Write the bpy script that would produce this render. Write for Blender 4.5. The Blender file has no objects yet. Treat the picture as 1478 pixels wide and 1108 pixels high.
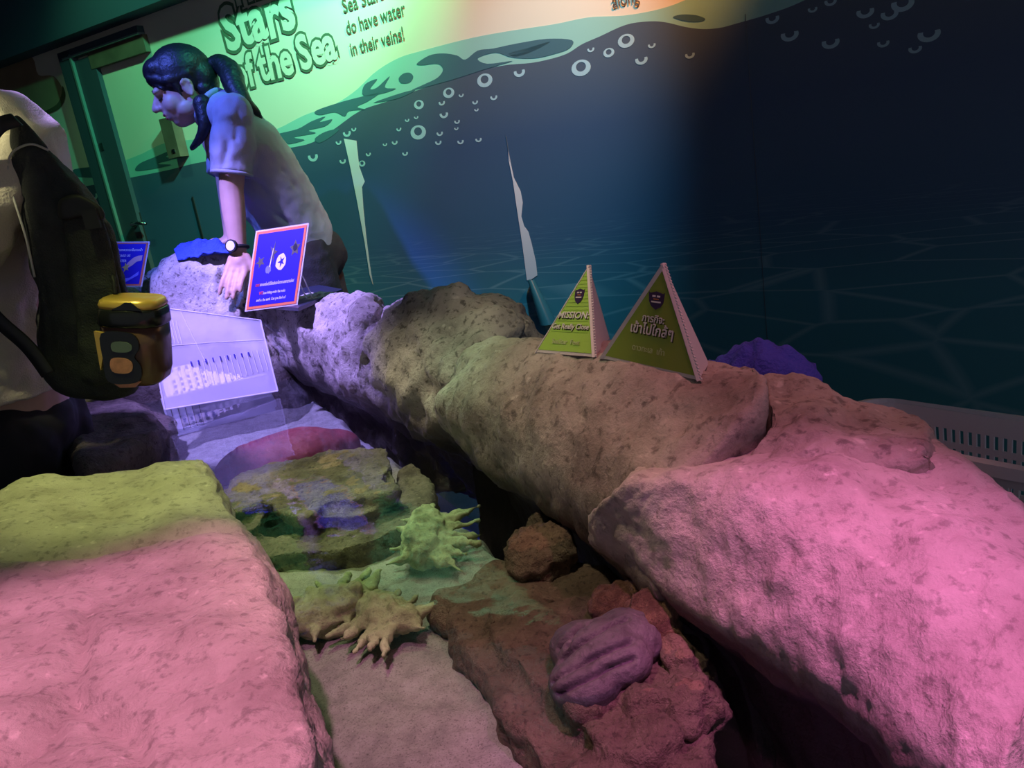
import bpy, bmesh, math, random
from mathutils import Vector, Matrix, noise
from mathutils.geometry import tessellate_polygon

random.seed(7)
sc = bpy.context.scene
COL = sc.collection
V = Vector

# ------------------------------------------------------------------ camera
F_PX, PITCH, ROLL, CAM_H = 1150.0, math.radians(15.5), math.radians(9.0), 1.10
FWD = V((0, math.cos(PITCH), -math.sin(PITCH)))
_R0, _U0 = V((1, 0, 0)), V((0, math.sin(PITCH), math.cos(PITCH)))
RGT = math.cos(ROLL) * _R0 - math.sin(ROLL) * _U0
UPV = math.sin(ROLL) * _R0 + math.cos(ROLL) * _U0
EYE = V((0, 0, CAM_H))
cd = bpy.data.cameras.new('camera')
cd.sensor_fit = 'HORIZONTAL'
cd.sensor_width = 36.0
cd.lens = 36.0 * F_PX / 1478.0
cd.clip_start = 0.02
cam = bpy.data.objects.new('camera', cd)
COL.objects.link(cam)
m3 = Matrix((RGT, UPV, -FWD)).transposed()
cam.matrix_world = Matrix.Translation(EYE) @ m3.to_4x4()
sc.camera = cam

# ------------------------------------------------------------------ world, lamps, exposure
w = bpy.data.worlds.new('dim_room')
sc.world = w
w.use_nodes = True
bg = w.node_tree.nodes['Background']
bg.inputs[0].default_value = (0.55, 0.60, 0.80, 1)
bg.inputs[1].default_value = 0.21
sc.view_settings.view_transform = 'Standard'
sc.view_settings.look = 'None'
sc.view_settings.gamma = 1.0
sc.view_settings.exposure = 0.22
sc.view_settings.use_curve_mapping = False


def spot(name, loc, target, col, power, angle, blend=0.6, radius=0.04):
    ld = bpy.data.lights.new(name, 'SPOT')
    ld.color = col
    ld.energy = power
    ld.spot_size = math.radians(angle)
    ld.spot_blend = blend
    ld.shadow_soft_size = radius
    o = bpy.data.objects.new(name, ld)
    COL.objects.link(o)
    o.location = loc
    o.rotation_euler = (V(target) - V(loc)).to_track_quat('-Z', 'Y').to_euler()
    return o


# coloured ceiling spots of the exhibit, and one added fill lamp
spot('spot_green', (0.05, 2.05, 2.60), (-0.54, 3.24, 1.80), (0.10, 1.0, 0.58), 250, 60, 1.0)
spot('spot_cyan', (0.10, 2.00, 2.65), (-0.46, 3.18, 1.80), (0.42, 1.0, 0.90), 190, 32, 1.0)
spot('spot_green_door', (-1.60, 2.95, 2.70), (-1.35, 3.75, 1.45), (0.26, 1.0, 0.42), 22, 62, 1.0)
spot('spot_orange', (1.10, 1.60, 2.62), (0.52, 2.58, 1.86), (1.0, 0.38, 0.09), 330, 49, 1.0)
spot('spot_violet', (-1.10, 1.75, 2.30), (-0.70, 2.28, 0.70), (0.42, 0.30, 1.0), 400, 42, 0.9)
spot('spot_blue', (-1.40, 1.75, 2.62), (-0.84, 2.70, 1.10), (0.10, 0.16, 1.0), 230, 28, 0.8)
spot('spot_yellow', (-0.35, 0.85, 2.35), (0.02, 1.42, 0.82), (1.0, 0.86, 0.56), 44, 30, 1.0)
spot('spot_red', (0.60, 0.75, 2.40), (0.24, 1.02, 0.75), (1.0, 0.32, 0.38), 36, 30, 1.0)
spot('spot_magenta', (0.45, 0.05, 2.30), (0.26, 0.54, 0.70), (1.0, 0.25, 0.66), 165, 25, 1.0)
spot('spot_pink', (-0.20, 0.25, 2.35), (-0.38, 0.64, 0.70), (1.0, 0.34, 0.58), 125, 25, 0.5)
spot('spot_lime', (-0.60, 1.05, 2.35), (-0.62, 1.29, 0.70), (0.86, 1.0, 0.30), 66, 27, 0.9)
spot('spot_amber', (-0.35, 0.80, 2.45), (-0.03, 0.90, 0.45), (1.0, 0.72, 0.48), 46, 24, 1.0)
spot('spot_wall_blue', (0.45, 1.75, 2.50), (-0.02, 2.95, 0.80), (0.22, 0.70, 1.0), 140, 46, 1.0)
spot('spot_jade', (-0.30, 2.00, 2.40), (-0.20, 1.40, 0.46), (0.50, 1.0, 0.50), 56, 18, 1.0)
spot('spot_straw', (-0.75, 1.90, 2.35), (-0.43, 1.60, 0.50), (1.0, 0.88, 0.56), 130, 24, 1.0)
spot('olive_fill', (-0.25, 1.35, 2.40), (-0.28, 1.12, 0.45), (0.90, 1.0, 0.52), 32, 22, 1.0)  # added lamp that balances the pink spill on sand and shells
spot('spot_visitor', (-0.95, 0.60, 2.10), (-1.02, 1.58, 1.22), (1.0, 0.92, 0.58), 260, 19, 0.7)


# ------------------------------------------------------------------ placing helpers
def ray(x, y):
    return FWD + (x - 739.0) / F_PX * RGT - (y - 554.0) / F_PX * UPV


def at_depth(x, y, d):
    r = ray(x, y)
    return EYE + r * (d / r.y)


def at_height(x, y, z):
    r = ray(x, y)
    return EYE + r * ((z - CAM_H) / r.z)


WA = math.radians(32)
W_DIR = V((math.cos(WA), -math.sin(WA), 0))      # along the wall, to the right
W_NRM = V((-math.sin(WA), -math.cos(WA), 0))     # out of the wall, to the pool
W_P0 = V((-0.95, 3.50, 0))


def wall_uv(x, y):
    r = ray(x, y)
    t = (W_P0 - EYE).dot(W_NRM) / r.dot(W_NRM)
    p = EYE + r * t
    return (p - W_P0).dot(W_DIR), p.z


def wall_pt(u, z, off=0.0):
    return W_P0 + W_DIR * u + V((0, 0, z)) + W_NRM * off


# ------------------------------------------------------------------ materials
def newmat(name):
    m = bpy.data.materials.new(name)
    m.use_nodes = True
    nt = m.node_tree
    return m, nt, nt.nodes['Principled BSDF']


def mat(name, col, rough=0.6, metal=0.0, spec=0.4, noise_amt=0.0, nscale=20.0, bump=0.0, bscale=60.0):
    m, nt, b = newmat(name)
    b.inputs['Base Color'].default_value = (*col, 1)
    b.inputs['Roughness'].default_value = rough
    b.inputs['Metallic'].default_value = metal
    b.inputs['Specular IOR Level'].default_value = spec
    if noise_amt or bump:
        tc = nt.nodes.new('ShaderNodeTexCoord')
        n = nt.nodes.new('ShaderNodeTexNoise')
        n.inputs['Scale'].default_value = nscale
        n.inputs['Detail'].default_value = 6
        nt.links.new(tc.outputs['Object'], n.inputs['Vector'])
        if noise_amt:
            r = nt.nodes.new('ShaderNodeValToRGB')
            r.color_ramp.elements[0].position = 0.3
            r.color_ramp.elements[1].position = 0.7
            r.color_ramp.elements[0].color = (*[c * (1 - noise_amt) for c in col], 1)
            r.color_ramp.elements[1].color = (*[min(1, c * (1 + noise_amt)) for c in col], 1)
            nt.links.new(n.outputs['Fac'], r.inputs[0])
            nt.links.new(r.outputs[0], b.inputs['Base Color'])
        if bump:
            n2 = nt.nodes.new('ShaderNodeTexNoise')
            n2.inputs['Scale'].default_value = bscale
            n2.inputs['Detail'].default_value = 4
            nt.links.new(tc.outputs['Object'], n2.inputs['Vector'])
            bp = nt.nodes.new('ShaderNodeBump')
            bp.inputs['Strength'].default_value = bump
            bp.inputs['Distance'].default_value = 0.01
            nt.links.new(n2.outputs['Fac'], bp.inputs['Height'])
            nt.links.new(bp.outputs[0], b.inputs['Normal'])
    return m


def rock_mat(name, dark, mid, light, rough=0.85, scale=7.0, wet=None, bump=0.55, pits=0.5):
    """wet = (z_low, z_high, colour): damp algae tide mark just above the water line."""
    m, nt, b = newmat(name)
    N, L = nt.nodes, nt.links
    geo = N.new('ShaderNodeNewGeometry')
    pos = geo.outputs['Position']

    def nz(s, d=8, rg=0.6):
        n = N.new('ShaderNodeTexNoise')
        n.inputs['Scale'].default_value = s
        n.inputs['Detail'].default_value = d
        n.inputs['Roughness'].default_value = rg
        L.new(pos, n.inputs['Vector'])
        return n.outputs['Fac']
    ramp = N.new('ShaderNodeValToRGB')
    e = ramp.color_ramp.elements
    e[0].position, e[0].color = 0.30, (*dark, 1)
    e[1].position, e[1].color = 0.72, (*light, 1)
    k = e.new(0.5)
    k.color = (*mid, 1)
    L.new(nz(scale, 10, 0.68), ramp.inputs[0])
    # small dark pits
    pr = N.new('ShaderNodeValToRGB')
    pr.color_ramp.elements[0].position, pr.color_ramp.elements[0].color = 0.34, (1 - pits, 1 - pits, 1 - pits, 1)
    pr.color_ramp.elements[1].position, pr.color_ramp.elements[1].color = 0.46, (1, 1, 1, 1)
    L.new(nz(scale * 9, 4, 0.6), pr.inputs[0])
    mx = N.new('ShaderNodeMix')
    mx.data_type, mx.blend_type = 'RGBA', 'MULTIPLY'
    mx.inputs[0].default_value = 1
    L.new(ramp.outputs[0], mx.inputs[6])
    L.new(pr.outputs[0], mx.inputs[7])
    # pale chips
    cr = N.new('ShaderNodeValToRGB')
    cr.color_ramp.elements[0].position, cr.color_ramp.elements[0].color = 0.66, (0, 0, 0, 1)
    cr.color_ramp.elements[1].position, cr.color_ramp.elements[1].color = 0.74, (0.5, 0.5, 0.5, 1)
    L.new(nz(scale * 6, 3, 0.5), cr.inputs[0])
    mx2 = N.new('ShaderNodeMix')
    mx2.data_type = 'RGBA'
    L.new(cr.outputs[0], mx2.inputs[0])
    L.new(mx.outputs[2], mx2.inputs[6])
    mx2.inputs[7].default_value = (*[min(1, c * 1.35) for c in light], 1)
    out = mx2.outputs[2]
    b.inputs['Roughness'].default_value = rough
    b.inputs['Specular IOR Level'].default_value = 0.3
    if wet:
        sep = N.new('ShaderNodeSeparateXYZ')
        L.new(pos, sep.inputs[0])
        ad = N.new('ShaderNodeMath')
        ad.operation = 'MULTIPLY_ADD'
        L.new(nz(14, 5), ad.inputs[0])
        ad.inputs[1].default_value = -0.07
        L.new(sep.outputs[2], ad.inputs[2])
        mr = N.new('ShaderNodeMapRange')
        mr.inputs[1].default_value = wet[0] - 0.035
        mr.inputs[2].default_value = wet[1] - 0.035
        mr.inputs[3].default_value = 1
        mr.inputs[4].default_value = 0
        L.new(ad.outputs[0], mr.inputs[0])
        mx3 = N.new('ShaderNodeMix')
        mx3.data_type = 'RGBA'
        L.new(mr.outputs[0], mx3.inputs[0])
        L.new(out, mx3.inputs[6])
        mx3.inputs[7].default_value = (*wet[2], 1)
        out = mx3.outputs[2]
        rr = N.new('ShaderNodeMapRange')
        rr.inputs[3].default_value = rough
        rr.inputs[4].default_value = 0.55
        L.new(mr.outputs[0], rr.inputs[0])
        L.new(rr.outputs[0], b.inputs['Roughness'])
    L.new(out, b.inputs['Base Color'])
    h = N.new('ShaderNodeMath')
    h.operation = 'MULTIPLY_ADD'
    L.new(nz(scale * 8, 8, 0.65), h.inputs[0])
    h.inputs[1].default_value = 1.0
    h2 = N.new('ShaderNodeMath')
    h2.operation = 'MULTIPLY'
    L.new(nz(scale * 22, 5, 0.6), h2.inputs[0])
    h2.inputs[1].default_value = 0.45
    L.new(h2.outputs[0], h.inputs[2])
    bp = N.new('ShaderNodeBump')
    bp.inputs['Strength'].default_value = bump
    bp.inputs['Distance'].default_value = 0.012
    L.new(h.outputs[0], bp.inputs['Height'])
    L.new(bp.outputs[0], b.inputs['Normal'])
    return m


M = {}
M['rim'] = rock_mat('rim_rock', (0.20, 0.17, 0.145), (0.40, 0.36, 0.31), (0.56, 0.52, 0.46), wet=(0.565, 0.62, (0.085, 0.06, 0.05)))
M['rim_far'] = rock_mat('far_rim_rock', (0.20, 0.18, 0.17), (0.44, 0.41, 0.38), (0.62, 0.58, 0.54), wet=(0.565, 0.63, (0.10, 0.085, 0.08)), pits=0.65)
M['rim_near'] = rock_mat('near_rim_rock', (0.34, 0.29, 0.26), (0.50, 0.45, 0.40), (0.66, 0.60, 0.54), scale=9, pits=0.35, wet=(0.575, 0.615, (0.13, 0.085, 0.075)))
M['tier'] = rock_mat('ledge_rock', (0.07, 0.055, 0.04), (0.17, 0.14, 0.095), (0.30, 0.25, 0.17), scale=14, bump=0.8)
M['brownrock'] = rock_mat('brown_pool_rock', (0.10, 0.065, 0.045), (0.21, 0.145, 0.10), (0.31, 0.225, 0.155), scale=16, rough=0.6, bump=0.8)
M['redrock'] = rock_mat('smooth_red_rock', (0.17, 0.03, 0.035), (0.30, 0.06, 0.06), (0.42, 0.12, 0.10), scale=8, rough=0.6, bump=0.2, pits=0.2)
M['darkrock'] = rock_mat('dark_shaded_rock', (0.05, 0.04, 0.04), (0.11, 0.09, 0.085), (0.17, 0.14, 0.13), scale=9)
M['sand'] = rock_mat('coral_sand', (0.30, 0.29, 0.25), (0.42, 0.40, 0.34), (0.52, 0.50, 0.44), scale=40, bump=0.7, pits=0.45)
M['shell'] = rock_mat('algae_shell', (0.22, 0.24, 0.11), (0.40, 0.42, 0.22), (0.55, 0.56, 0.34), scale=18, bump=0.4, pits=0.3)
M['lump'] = rock_mat('grooved_lump', (0.055, 0.05, 0.055), (0.11, 0.098, 0.11), (0.18, 0.155, 0.17), scale=10, rough=0.5, bump=0.4, pits=0.3)
M['crust'] = rock_mat('orange_crust', (0.15, 0.085, 0.06), (0.28, 0.17, 0.11), (0.55, 0.36, 0.22), scale=60, rough=0.4, bump=0.9)
M['basin'] = mat('basin_blue', (0.09, 0.08, 0.42), 0.6, noise_amt=0.25, nscale=5)
M['cream'] = mat('mural_cream', (0.72, 0.63, 0.47), 0.75, noise_amt=0.03, nscale=2)
M['band'] = mat('mural_wave_band', (0.28, 0.52, 0.42), 0.75)
M['swirl'] = mat('mural_wave_dark', (0.055, 0.13, 0.15), 0.75)
M['bubble'] = mat('mural_bubble', (0.36, 0.52, 0.54), 0.75)
M['ink'] = mat('mural_ink', (0.08, 0.13, 0.07), 0.75)
M['tan'] = mat('mural_letter', (0.66, 0.62, 0.46), 0.75)
M['blob'] = mat('mural_brown', (0.34, 0.22, 0.12), 0.75, noise_amt=0.25, nscale=4)
M['blob_line'] = mat('mural_brown_line', (0.10, 0.08, 0.04), 0.75)
M['navy'] = mat('navy_soffit', (0.050, 0.085, 0.120), 0.7)
M['jamb'] = mat('door_frame_teal', (0.055, 0.070, 0.090), 0.5)
M['jamb_edge'] = mat('door_frame_edge', (0.16, 0.22, 0.20), 0.4)
M['wood'] = mat('header_wood', (0.13, 0.085, 0.055), 0.6, noise_amt=0.3, nscale=8)
M['chrome'] = mat('chrome', (0.45, 0.46, 0.48), 0.25, metal=1)
M['dark'] = mat('dark_metal', (0.02, 0.022, 0.026), 0.4)
M['floor'] = mat('dark_floor', (0.03, 0.03, 0.035), 0.7, noise_amt=0.3, nscale=6)
M['plaster'] = mat('bare_wall_white', (0.70, 0.66, 0.66), 0.8)


# mural sea: a painted gradient, deep navy above turning to teal at the sea bed, with a painted net of ripples
def sea_material():
    m, nt, b = newmat('mural_sea')
    N, L = nt.nodes, nt.links
    tc = N.new('ShaderNodeNewGeometry')
    sep = N.new('ShaderNodeSeparateXYZ')
    L.new(tc.outputs['Position'], sep.inputs[0])
    ud = N.new('ShaderNodeVectorMath')              # distance along the wall
    ud.operation = 'DOT_PRODUCT'
    L.new(tc.outputs['Position'], ud.inputs[0])
    ud.inputs[1].default_value = W_DIR
    mr = N.new('ShaderNodeMapRange')
    mr.inputs[1].default_value, mr.inputs[2].default_value = 0.1, 1.82
    L.new(sep.outputs[2], mr.inputs[0])
    r = N.new('ShaderNodeValToRGB')
    e = r.color_ramp.elements
    e[0].position, e[0].color = 0.0, (0.075, 0.300, 0.300, 1)
    e[1].position, e[1].color = 1.0, (0.10, 0.12, 0.13, 1)
    for p, c in ((0.28, (0.060, 0.230, 0.270, 1)), (0.42, (0.050, 0.120, 0.200, 1)), (0.62, (0.048, 0.086, 0.155, 1)), (0.74, (0.080, 0.105, 0.135, 1))):
        k = e.new(p)
        k.color = c
    L.new(mr.outputs[0], r.inputs[0])
    # ripple net in painted perspective: cells flatten towards the painted horizon
    dz = N.new('ShaderNodeMath')
    dz.operation = 'SUBTRACT'
    dz.inputs[0].default_value = 0.98
    L.new(sep.outputs[2], dz.inputs[1])
    inv = N.new('ShaderNodeMath')
    inv.operation = 'DIVIDE'
    inv.inputs[0].default_value = 1.0
    L.new(dz.outputs[0], inv.inputs[1])
    ux = N.new('ShaderNodeMath')
    ux.operation = 'MULTIPLY'
    L.new(ud.outputs['Value'], ux.inputs[0])
    ux.inputs[1].default_value = 2.6
    zz = N.new('ShaderNodeMath')
    zz.operation = 'MULTIPLY'
    L.new(inv.outputs[0], zz.inputs[0])
    zz.inputs[1].default_value = 2.2
    cb = N.new('ShaderNodeCombineXYZ')
    L.new(ux.outputs[0], cb.inputs[0])
    L.new(zz.outputs[0], cb.inputs[1])
    vo = N.new('ShaderNodeTexVoronoi')
    vo.feature = 'DISTANCE_TO_EDGE'
    vo.inputs['Scale'].default_value = 1.0
    L.new(cb.outputs[0], vo.inputs['Vector'])
    lr = N.new('ShaderNodeMapRange')
    lr.inputs[1].default_value, lr.inputs[2].default_value = 0.0, 0.05
    lr.inputs[3].default_value, lr.inputs[4].default_value = 1.0, 0.0
    L.new(vo.outputs['Distance'], lr.inputs[0])
    mk = N.new('ShaderNodeMapRange')
    mk.inputs[1].default_value, mk.inputs[2].default_value = 0.90, 0.66
    mk.inputs[3].default_value, mk.inputs[4].default_value = 0.0, 0.42
    L.new(sep.outputs[2], mk.inputs[0])
    ml = N.new('ShaderNodeMath')
    ml.operation = 'MULTIPLY'
    L.new(lr.outputs[0], ml.inputs[0])
    L.new(mk.outputs[0], ml.inputs[1])
    mx = N.new('ShaderNodeMix')
    mx.data_type = 'RGBA'
    L.new(ml.outputs[0], mx.inputs[0])
    L.new(r.outputs[0], mx.inputs[6])
    mx.inputs[7].default_value = (0.32, 0.50, 0.52, 1)
    L.new(mx.outputs[2], b.inputs['Base Color'])
    b.inputs['Roughness'].default_value = 0.42
    b.inputs['Specular IOR Level'].default_value = 0.35
    return m


M['sea'] = sea_material()


# ------------------------------------------------------------------ object helpers
def link(name, me, material=None, parent=None, smooth=False, recenter=True):
    if material is not None:
        me.materials.clear()
        me.materials.append(material)
    o = bpy.data.objects.new(name, me)
    if smooth:
        for p in me.polygons:
            p.use_smooth = True
    if recenter and len(me.vertices):
        co = [v.co for v in me.vertices]
        c = V((sum((min(v[i] for v in co), max(v[i] for v in co))) / 2 for i in range(3)))
        c.z = min(v.z for v in co)
        me.transform(Matrix.Translation(-c))
        o.location = c
    COL.objects.link(o)
    if parent is not None:
        loc = o.location.copy()
        o.parent = parent
        base = parent.location.copy()
        if parent.parent is not None:
            base += parent.parent.location
        o.location = loc - base
    return o


def mesh_of(verts, faces, name='m'):
    me = bpy.data.meshes.new(name)
    me.from_pydata([tuple(v) for v in verts], [], faces)
    me.update()
    return me


def bm_mesh(bm, name='m'):
    bmesh.ops.recalc_face_normals(bm, faces=bm.faces)
    me = bpy.data.meshes.new(name)
    bm.to_mesh(me)
    bm.free()
    return me


def tag(o, label=None, cat=None, group=None, kind=None):
    if label:
        o['label'] = label
    if cat:
        o['category'] = cat
    if group:
        o['group'] = group
    if kind:
        o['kind'] = kind
    return o


def empty(name, loc):
    o = bpy.data.objects.new(name, None)
    o.empty_display_size = 0.05
    o.location = loc
    COL.objects.link(o)
    return o


def catmull(pts, t, closed=False):
    n = len(pts)
    if closed:
        f = (t % 1.0) * n
        i = int(f)
        u = f - i
        p = [pts[(i + k) % n] for k in (-1, 0, 1, 2)]
    else:
        f = max(0.0, min(1.0, t)) * (n - 1)
        i = min(int(f), n - 2)
        u = f - i
        p = [pts[max(0, min(n - 1, i + k))] for k in (-1, 0, 1, 2)]
    return 0.5 * ((2 * p[1]) + (p[2] - p[0]) * u + (2 * p[0] - 5 * p[1] + 4 * p[2] - p[3]) * u * u + (3 * p[1] - p[0] - 3 * p[2] + p[3]) * u ** 3)


def fbm(p, f, o=4):
    return noise.fractal(p * f, 1.0, 2.0, o, noise_basis='PERLIN_ORIGINAL')


def seg_dist(p, a, b):
    d = b - a
    t = max(0, min(1, (p - a).dot(d) / max(d.length_squared, 1e-9)))
    return (p - (a + d * t)).length


def roughen(me, big=0.012, mid=0.006, fine=0.0022, seed=0.0, creases=(), pit=0.002, fb=7, fm=22, ff=75):
    """push vertices along their normals: lumps, pits and creases (polyline, width, depth)"""
    off = V((seed * 3.1, seed * 1.7, -seed * 2.3))
    nrm = [v.normal.copy() for v in me.vertices]
    for v, n in zip(me.vertices, nrm):
        p = v.co + off
        d = big * fbm(p, fb, 3) + mid * fbm(p, fm, 3) + fine * fbm(p, ff, 2)
        if pit:
            q = noise.noise(p * 48)
            if q < -0.34:
                d += pit * (q + 0.34) * 4
        for line, wd, dp in creases:
            m = min(seg_dist(v.co, line[i], line[i + 1]) for i in range(len(line) - 1))
            if m < wd * 3:
                d -= dp * math.exp(-(m / wd) ** 2)
        v.co += n * d
    me.update()


def loft_boulder(lines, n=150, k=96, power=(5.0, 5.0), cap=(0.12, 0.12)):
    """closed skin through rail polylines (ring order); each rail is a list of world points.
    The ends close with a rounded nose: cap = share of the length that rounds off."""
    verts, faces = [], []
    for i in range(n):
        t = i / (n - 1)
        # denser stations at both noses
        t = 0.5 - 0.5 * math.cos(math.pi * t) if True else t
        ring = [catmull(l, t) for l in lines]
        c = sum(ring, V()) / len(ring)
        e = 1.0
        if cap[0] and t < cap[0]:
            u = 1 - t / cap[0]
            e = max(0.0, 1 - u ** 2.4) ** 0.5
        if cap[1] and t > 1 - cap[1]:
            u = 1 - (1 - t) / cap[1]
            e = max(0.0, 1 - u ** 2.4) ** 0.5
        e = max(e, 0.004)
        for j in range(k):
            p = catmull(ring, j / k, True)
            verts.append(c + (p - c) * e)
    for i in range(n - 1):
        for j in range(k):
            a, b2 = i * k + j, i * k + (j + 1) % k
            faces.append((a, b2, b2 + k, a + k))
    faces.append(tuple(range(k))[::-1])
    faces.append(tuple((n - 1) * k + j for j in range(k)))
    me = mesh_of(verts, faces)
    bm = bmesh.new()
    bm.from_mesh(me)
    bmesh.ops.recalc_face_normals(bm, faces=bm.faces)
    bm.to_mesh(me)
    bm.free()
    return me


def add_ellipsoid(bm, c, r, rot=None, sub=3):
    m = Matrix.Translation(c) @ (rot.to_4x4() if rot is not None else Matrix.Identity(4)) @ Matrix.Diagonal((*((r, r, r) if isinstance(r, (int, float)) else r), 1))
    bmesh.ops.create_icosphere(bm, subdivisions=sub, radius=1, matrix=m)


def frame_z(d, hint=None):
    d = d.normalized()
    h = hint if hint is not None else (V((0, 0, 1)) if abs(d.z) < 0.9 else V((1, 0, 0)))
    x = h.cross(d)
    if x.length < 1e-6:
        x = V((1, 0, 0)).cross(d)
    x.normalize()
    y = d.cross(x)
    return Matrix((x, y, d)).transposed()


def add_limb(bm, a, b, ra, rb, seg=16, ball=True, flat=1.0, hint=None, ball_a=True, ball_b=True):
    """tapered closed limb from a to b; flat squeezes one axis of its section"""
    d = b - a
    R = frame_z(d, hint)
    va, vb = [], []
    for i in range(seg):
        t = 2 * math.pi * i / seg
        o = R @ V((math.cos(t), math.sin(t) * flat, 0))
        va.append(bm.verts.new(a + o * ra))
        vb.append(bm.verts.new(b + o * rb))
    for i in range(seg):
        j = (i + 1) % seg
        bm.faces.new((va[i], va[j], vb[j], vb[i]))
    bm.faces.new(va[::-1])
    bm.faces.new(vb)
    if ball:
        if ball_a:
            add_ellipsoid(bm, a, (ra, ra * flat, ra), R, 2)
        if ball_b:
            add_ellipsoid(bm, b, (rb, rb * flat, rb), R, 2)


def fuse(bm, voxel=0.006, smooth=6, factor=0.5):
    """weld overlapping closed pieces into one continuous skin"""
    me = bm_mesh(bm)
    o = bpy.data.objects.new('tmp', me)
    COL.objects.link(o)
    r = o.modifiers.new('r', 'REMESH')
    r.mode = 'VOXEL'
    r.voxel_size = voxel
    if smooth:
        s = o.modifiers.new('s', 'SMOOTH')
        s.iterations = smooth
        s.factor = factor
    dg = bpy.context.evaluated_depsgraph_get()
    dg.update()
    res = bpy.data.meshes.new_from_object(o.evaluated_get(dg))
    bpy.data.objects.remove(o)
    bpy.data.meshes.remove(me)
    return res


def add_box(bm, c, s, rot=None):
    m = Matrix.Translation(c) @ (rot.to_4x4() if rot is not None else Matrix.Identity(4)) @ Matrix.Diagonal((*s, 1))
    return bmesh.ops.create_cube(bm, size=1, matrix=m)


def add_tube(bm, pts, r, seg=8, closed=False):
    rings = []
    for i, p in enumerate(pts):
        a = pts[max(0, i - 1)]
        b = pts[min(len(pts) - 1, i + 1)]
        R = frame_z(b - a)
        rr = r[i] if isinstance(r, (list, tuple)) else r
        rings.append([bm.verts.new(p + R @ V((math.cos(2 * math.pi * k / seg) * rr, math.sin(2 * math.pi * k / seg) * rr, 0))) for k in range(seg)])
    for i in range(len(rings) - 1):
        for k in range(seg):
            j = (k + 1) % seg
            bm.faces.new((rings[i][k], rings[i][j], rings[i + 1][j], rings[i + 1][k]))
    bm.faces.new(rings[0][::-1])
    bm.faces.new(rings[-1])


def bevel_box(size, bev=0.003, seg=2):
    bm = bmesh.new()
    bmesh.ops.create_cube(bm, size=1, matrix=Matrix.Diagonal((*size, 1)))
    bmesh.ops.bevel(bm, geom=list(bm.edges), offset=bev, segments=seg, affect='EDGES', profile=0.5)
    return bm


def prism(poly, to_world, thick, out):
    """extruded flat shape: poly is 2-D points, to_world(u, v) -> point, pushed by out*thick"""
    n = len(poly)
    tri = tessellate_polygon([[V((p[0], p[1], 0)) for p in poly]])
    base = [to_world(*p) for p in poly]
    top = [b + out * thick for b in base]
    faces = [tuple(n + i for i in t) for t in tri] + [tuple(reversed(t)) for t in tri]
    faces += [(i, (i + 1) % n, n + (i + 1) % n, n + i) for i in range(n)]
    me = mesh_of(base + top, faces)
    bm = bmesh.new()
    bm.from_mesh(me)
    bmesh.ops.recalc_face_normals(bm, faces=bm.faces)
    bm.to_mesh(me)
    bm.free()
    return me


def text_mesh(body, size, offset=0.0, depth=0.0004, shear=0.0, align='LEFT', spacing=1.0):
    cu = bpy.data.curves.new('t', 'FONT')
    cu.body = body
    cu.size = size
    cu.offset = offset
    cu.extrude = depth
    cu.shear = shear
    cu.align_x = align
    cu.space_character = spacing
    cu.resolution_u = 3
    o = bpy.data.objects.new('t', cu)
    COL.objects.link(o)
    dg = bpy.context.evaluated_depsgraph_get()
    dg.update()
    me = bpy.data.meshes.new_from_object(o.evaluated_get(dg))
    bpy.data.objects.remove(o)
    bpy.data.curves.remove(cu)
    return me


def place_text(me, origin, right, up, sx=1.0, sy=1.0, rot=0.0):
    right, up = right.normalized(), up.normalized()
    n = right.cross(up)
    m = Matrix((right, up, n)).transposed().to_4x4()
    me.transform(Matrix.Translation(origin) @ m @ Matrix.Rotation(rot, 4, 'Z') @ Matrix.Diagonal((sx, sy, 1, 1)))
    return me

# ================================================================== SETTING
Z_FLOOR = -0.15


def box_obj(name, c, s, m, parent=None, bev=0.0):
    bm = bevel_box(s, bev) if bev else None
    if bm is None:
        bm = bmesh.new()
        bmesh.ops.create_cube(bm, size=1, matrix=Matrix.Diagonal((*s, 1)))
    bmesh.ops.translate(bm, verts=bm.verts, vec=c)
    return link(name, bm_mesh(bm), m, parent)


tag(box_obj('floor', V((0.2, 1.6, Z_FLOOR - 0.05)), (7, 6, 0.1), M['floor']), 'dark floor around the touch pool', 'floor', kind='structure')
tag(box_obj('ceiling', V((0.2, 1.4, 2.85)), (7, 6, 0.1), M['navy']), 'dark ceiling over the touch pool', 'ceiling', kind='structure')


tag(box_obj('wall_left', V((-2.85, 1.6, 1.35)), (0.1, 6, 3.0), M['navy']), 'plain dark navy side wall beyond the visitor', 'wall', kind='structure')


def wall_box(u0, u1, z0, z1, o0, o1):
    """box standing on the wall plane between offsets o0 and o1"""
    bm = bmesh.new()
    vs = [bm.verts.new(wall_pt(u, z, o)) for o in (o0, o1) for z in (z0, z1) for u in (u0, u1)]
    for f in ((0, 1, 3, 2), (4, 6, 7, 5), (0, 2, 6, 4), (1, 5, 7, 3), (0, 4, 5, 1), (2, 3, 7, 6)):
        bm.faces.new([vs[i] for i in f])
    return bm


wall_back = tag(link('wall_back', bm_mesh(wall_box(-2.2, 3.6, Z_FLOOR, 2.8, -0.12, 0.0)), M['cream']),
                'printed sea mural wall behind the touch pool', 'wall', kind='structure')
soff_z = 0.5 * (wall_uv(80, 68)[1] + wall_uv(274, 2)[1])
s0, s1 = wall_uv(54, 77), wall_uv(274, 2)
tag(link('trim_1', bm_mesh(wall_box(-2.2, 3.6, soff_z, 2.8, 0.0, 0.10)), M['navy']), 'dark navy boxed soffit above the mural', 'soffit', kind='structure')


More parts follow.
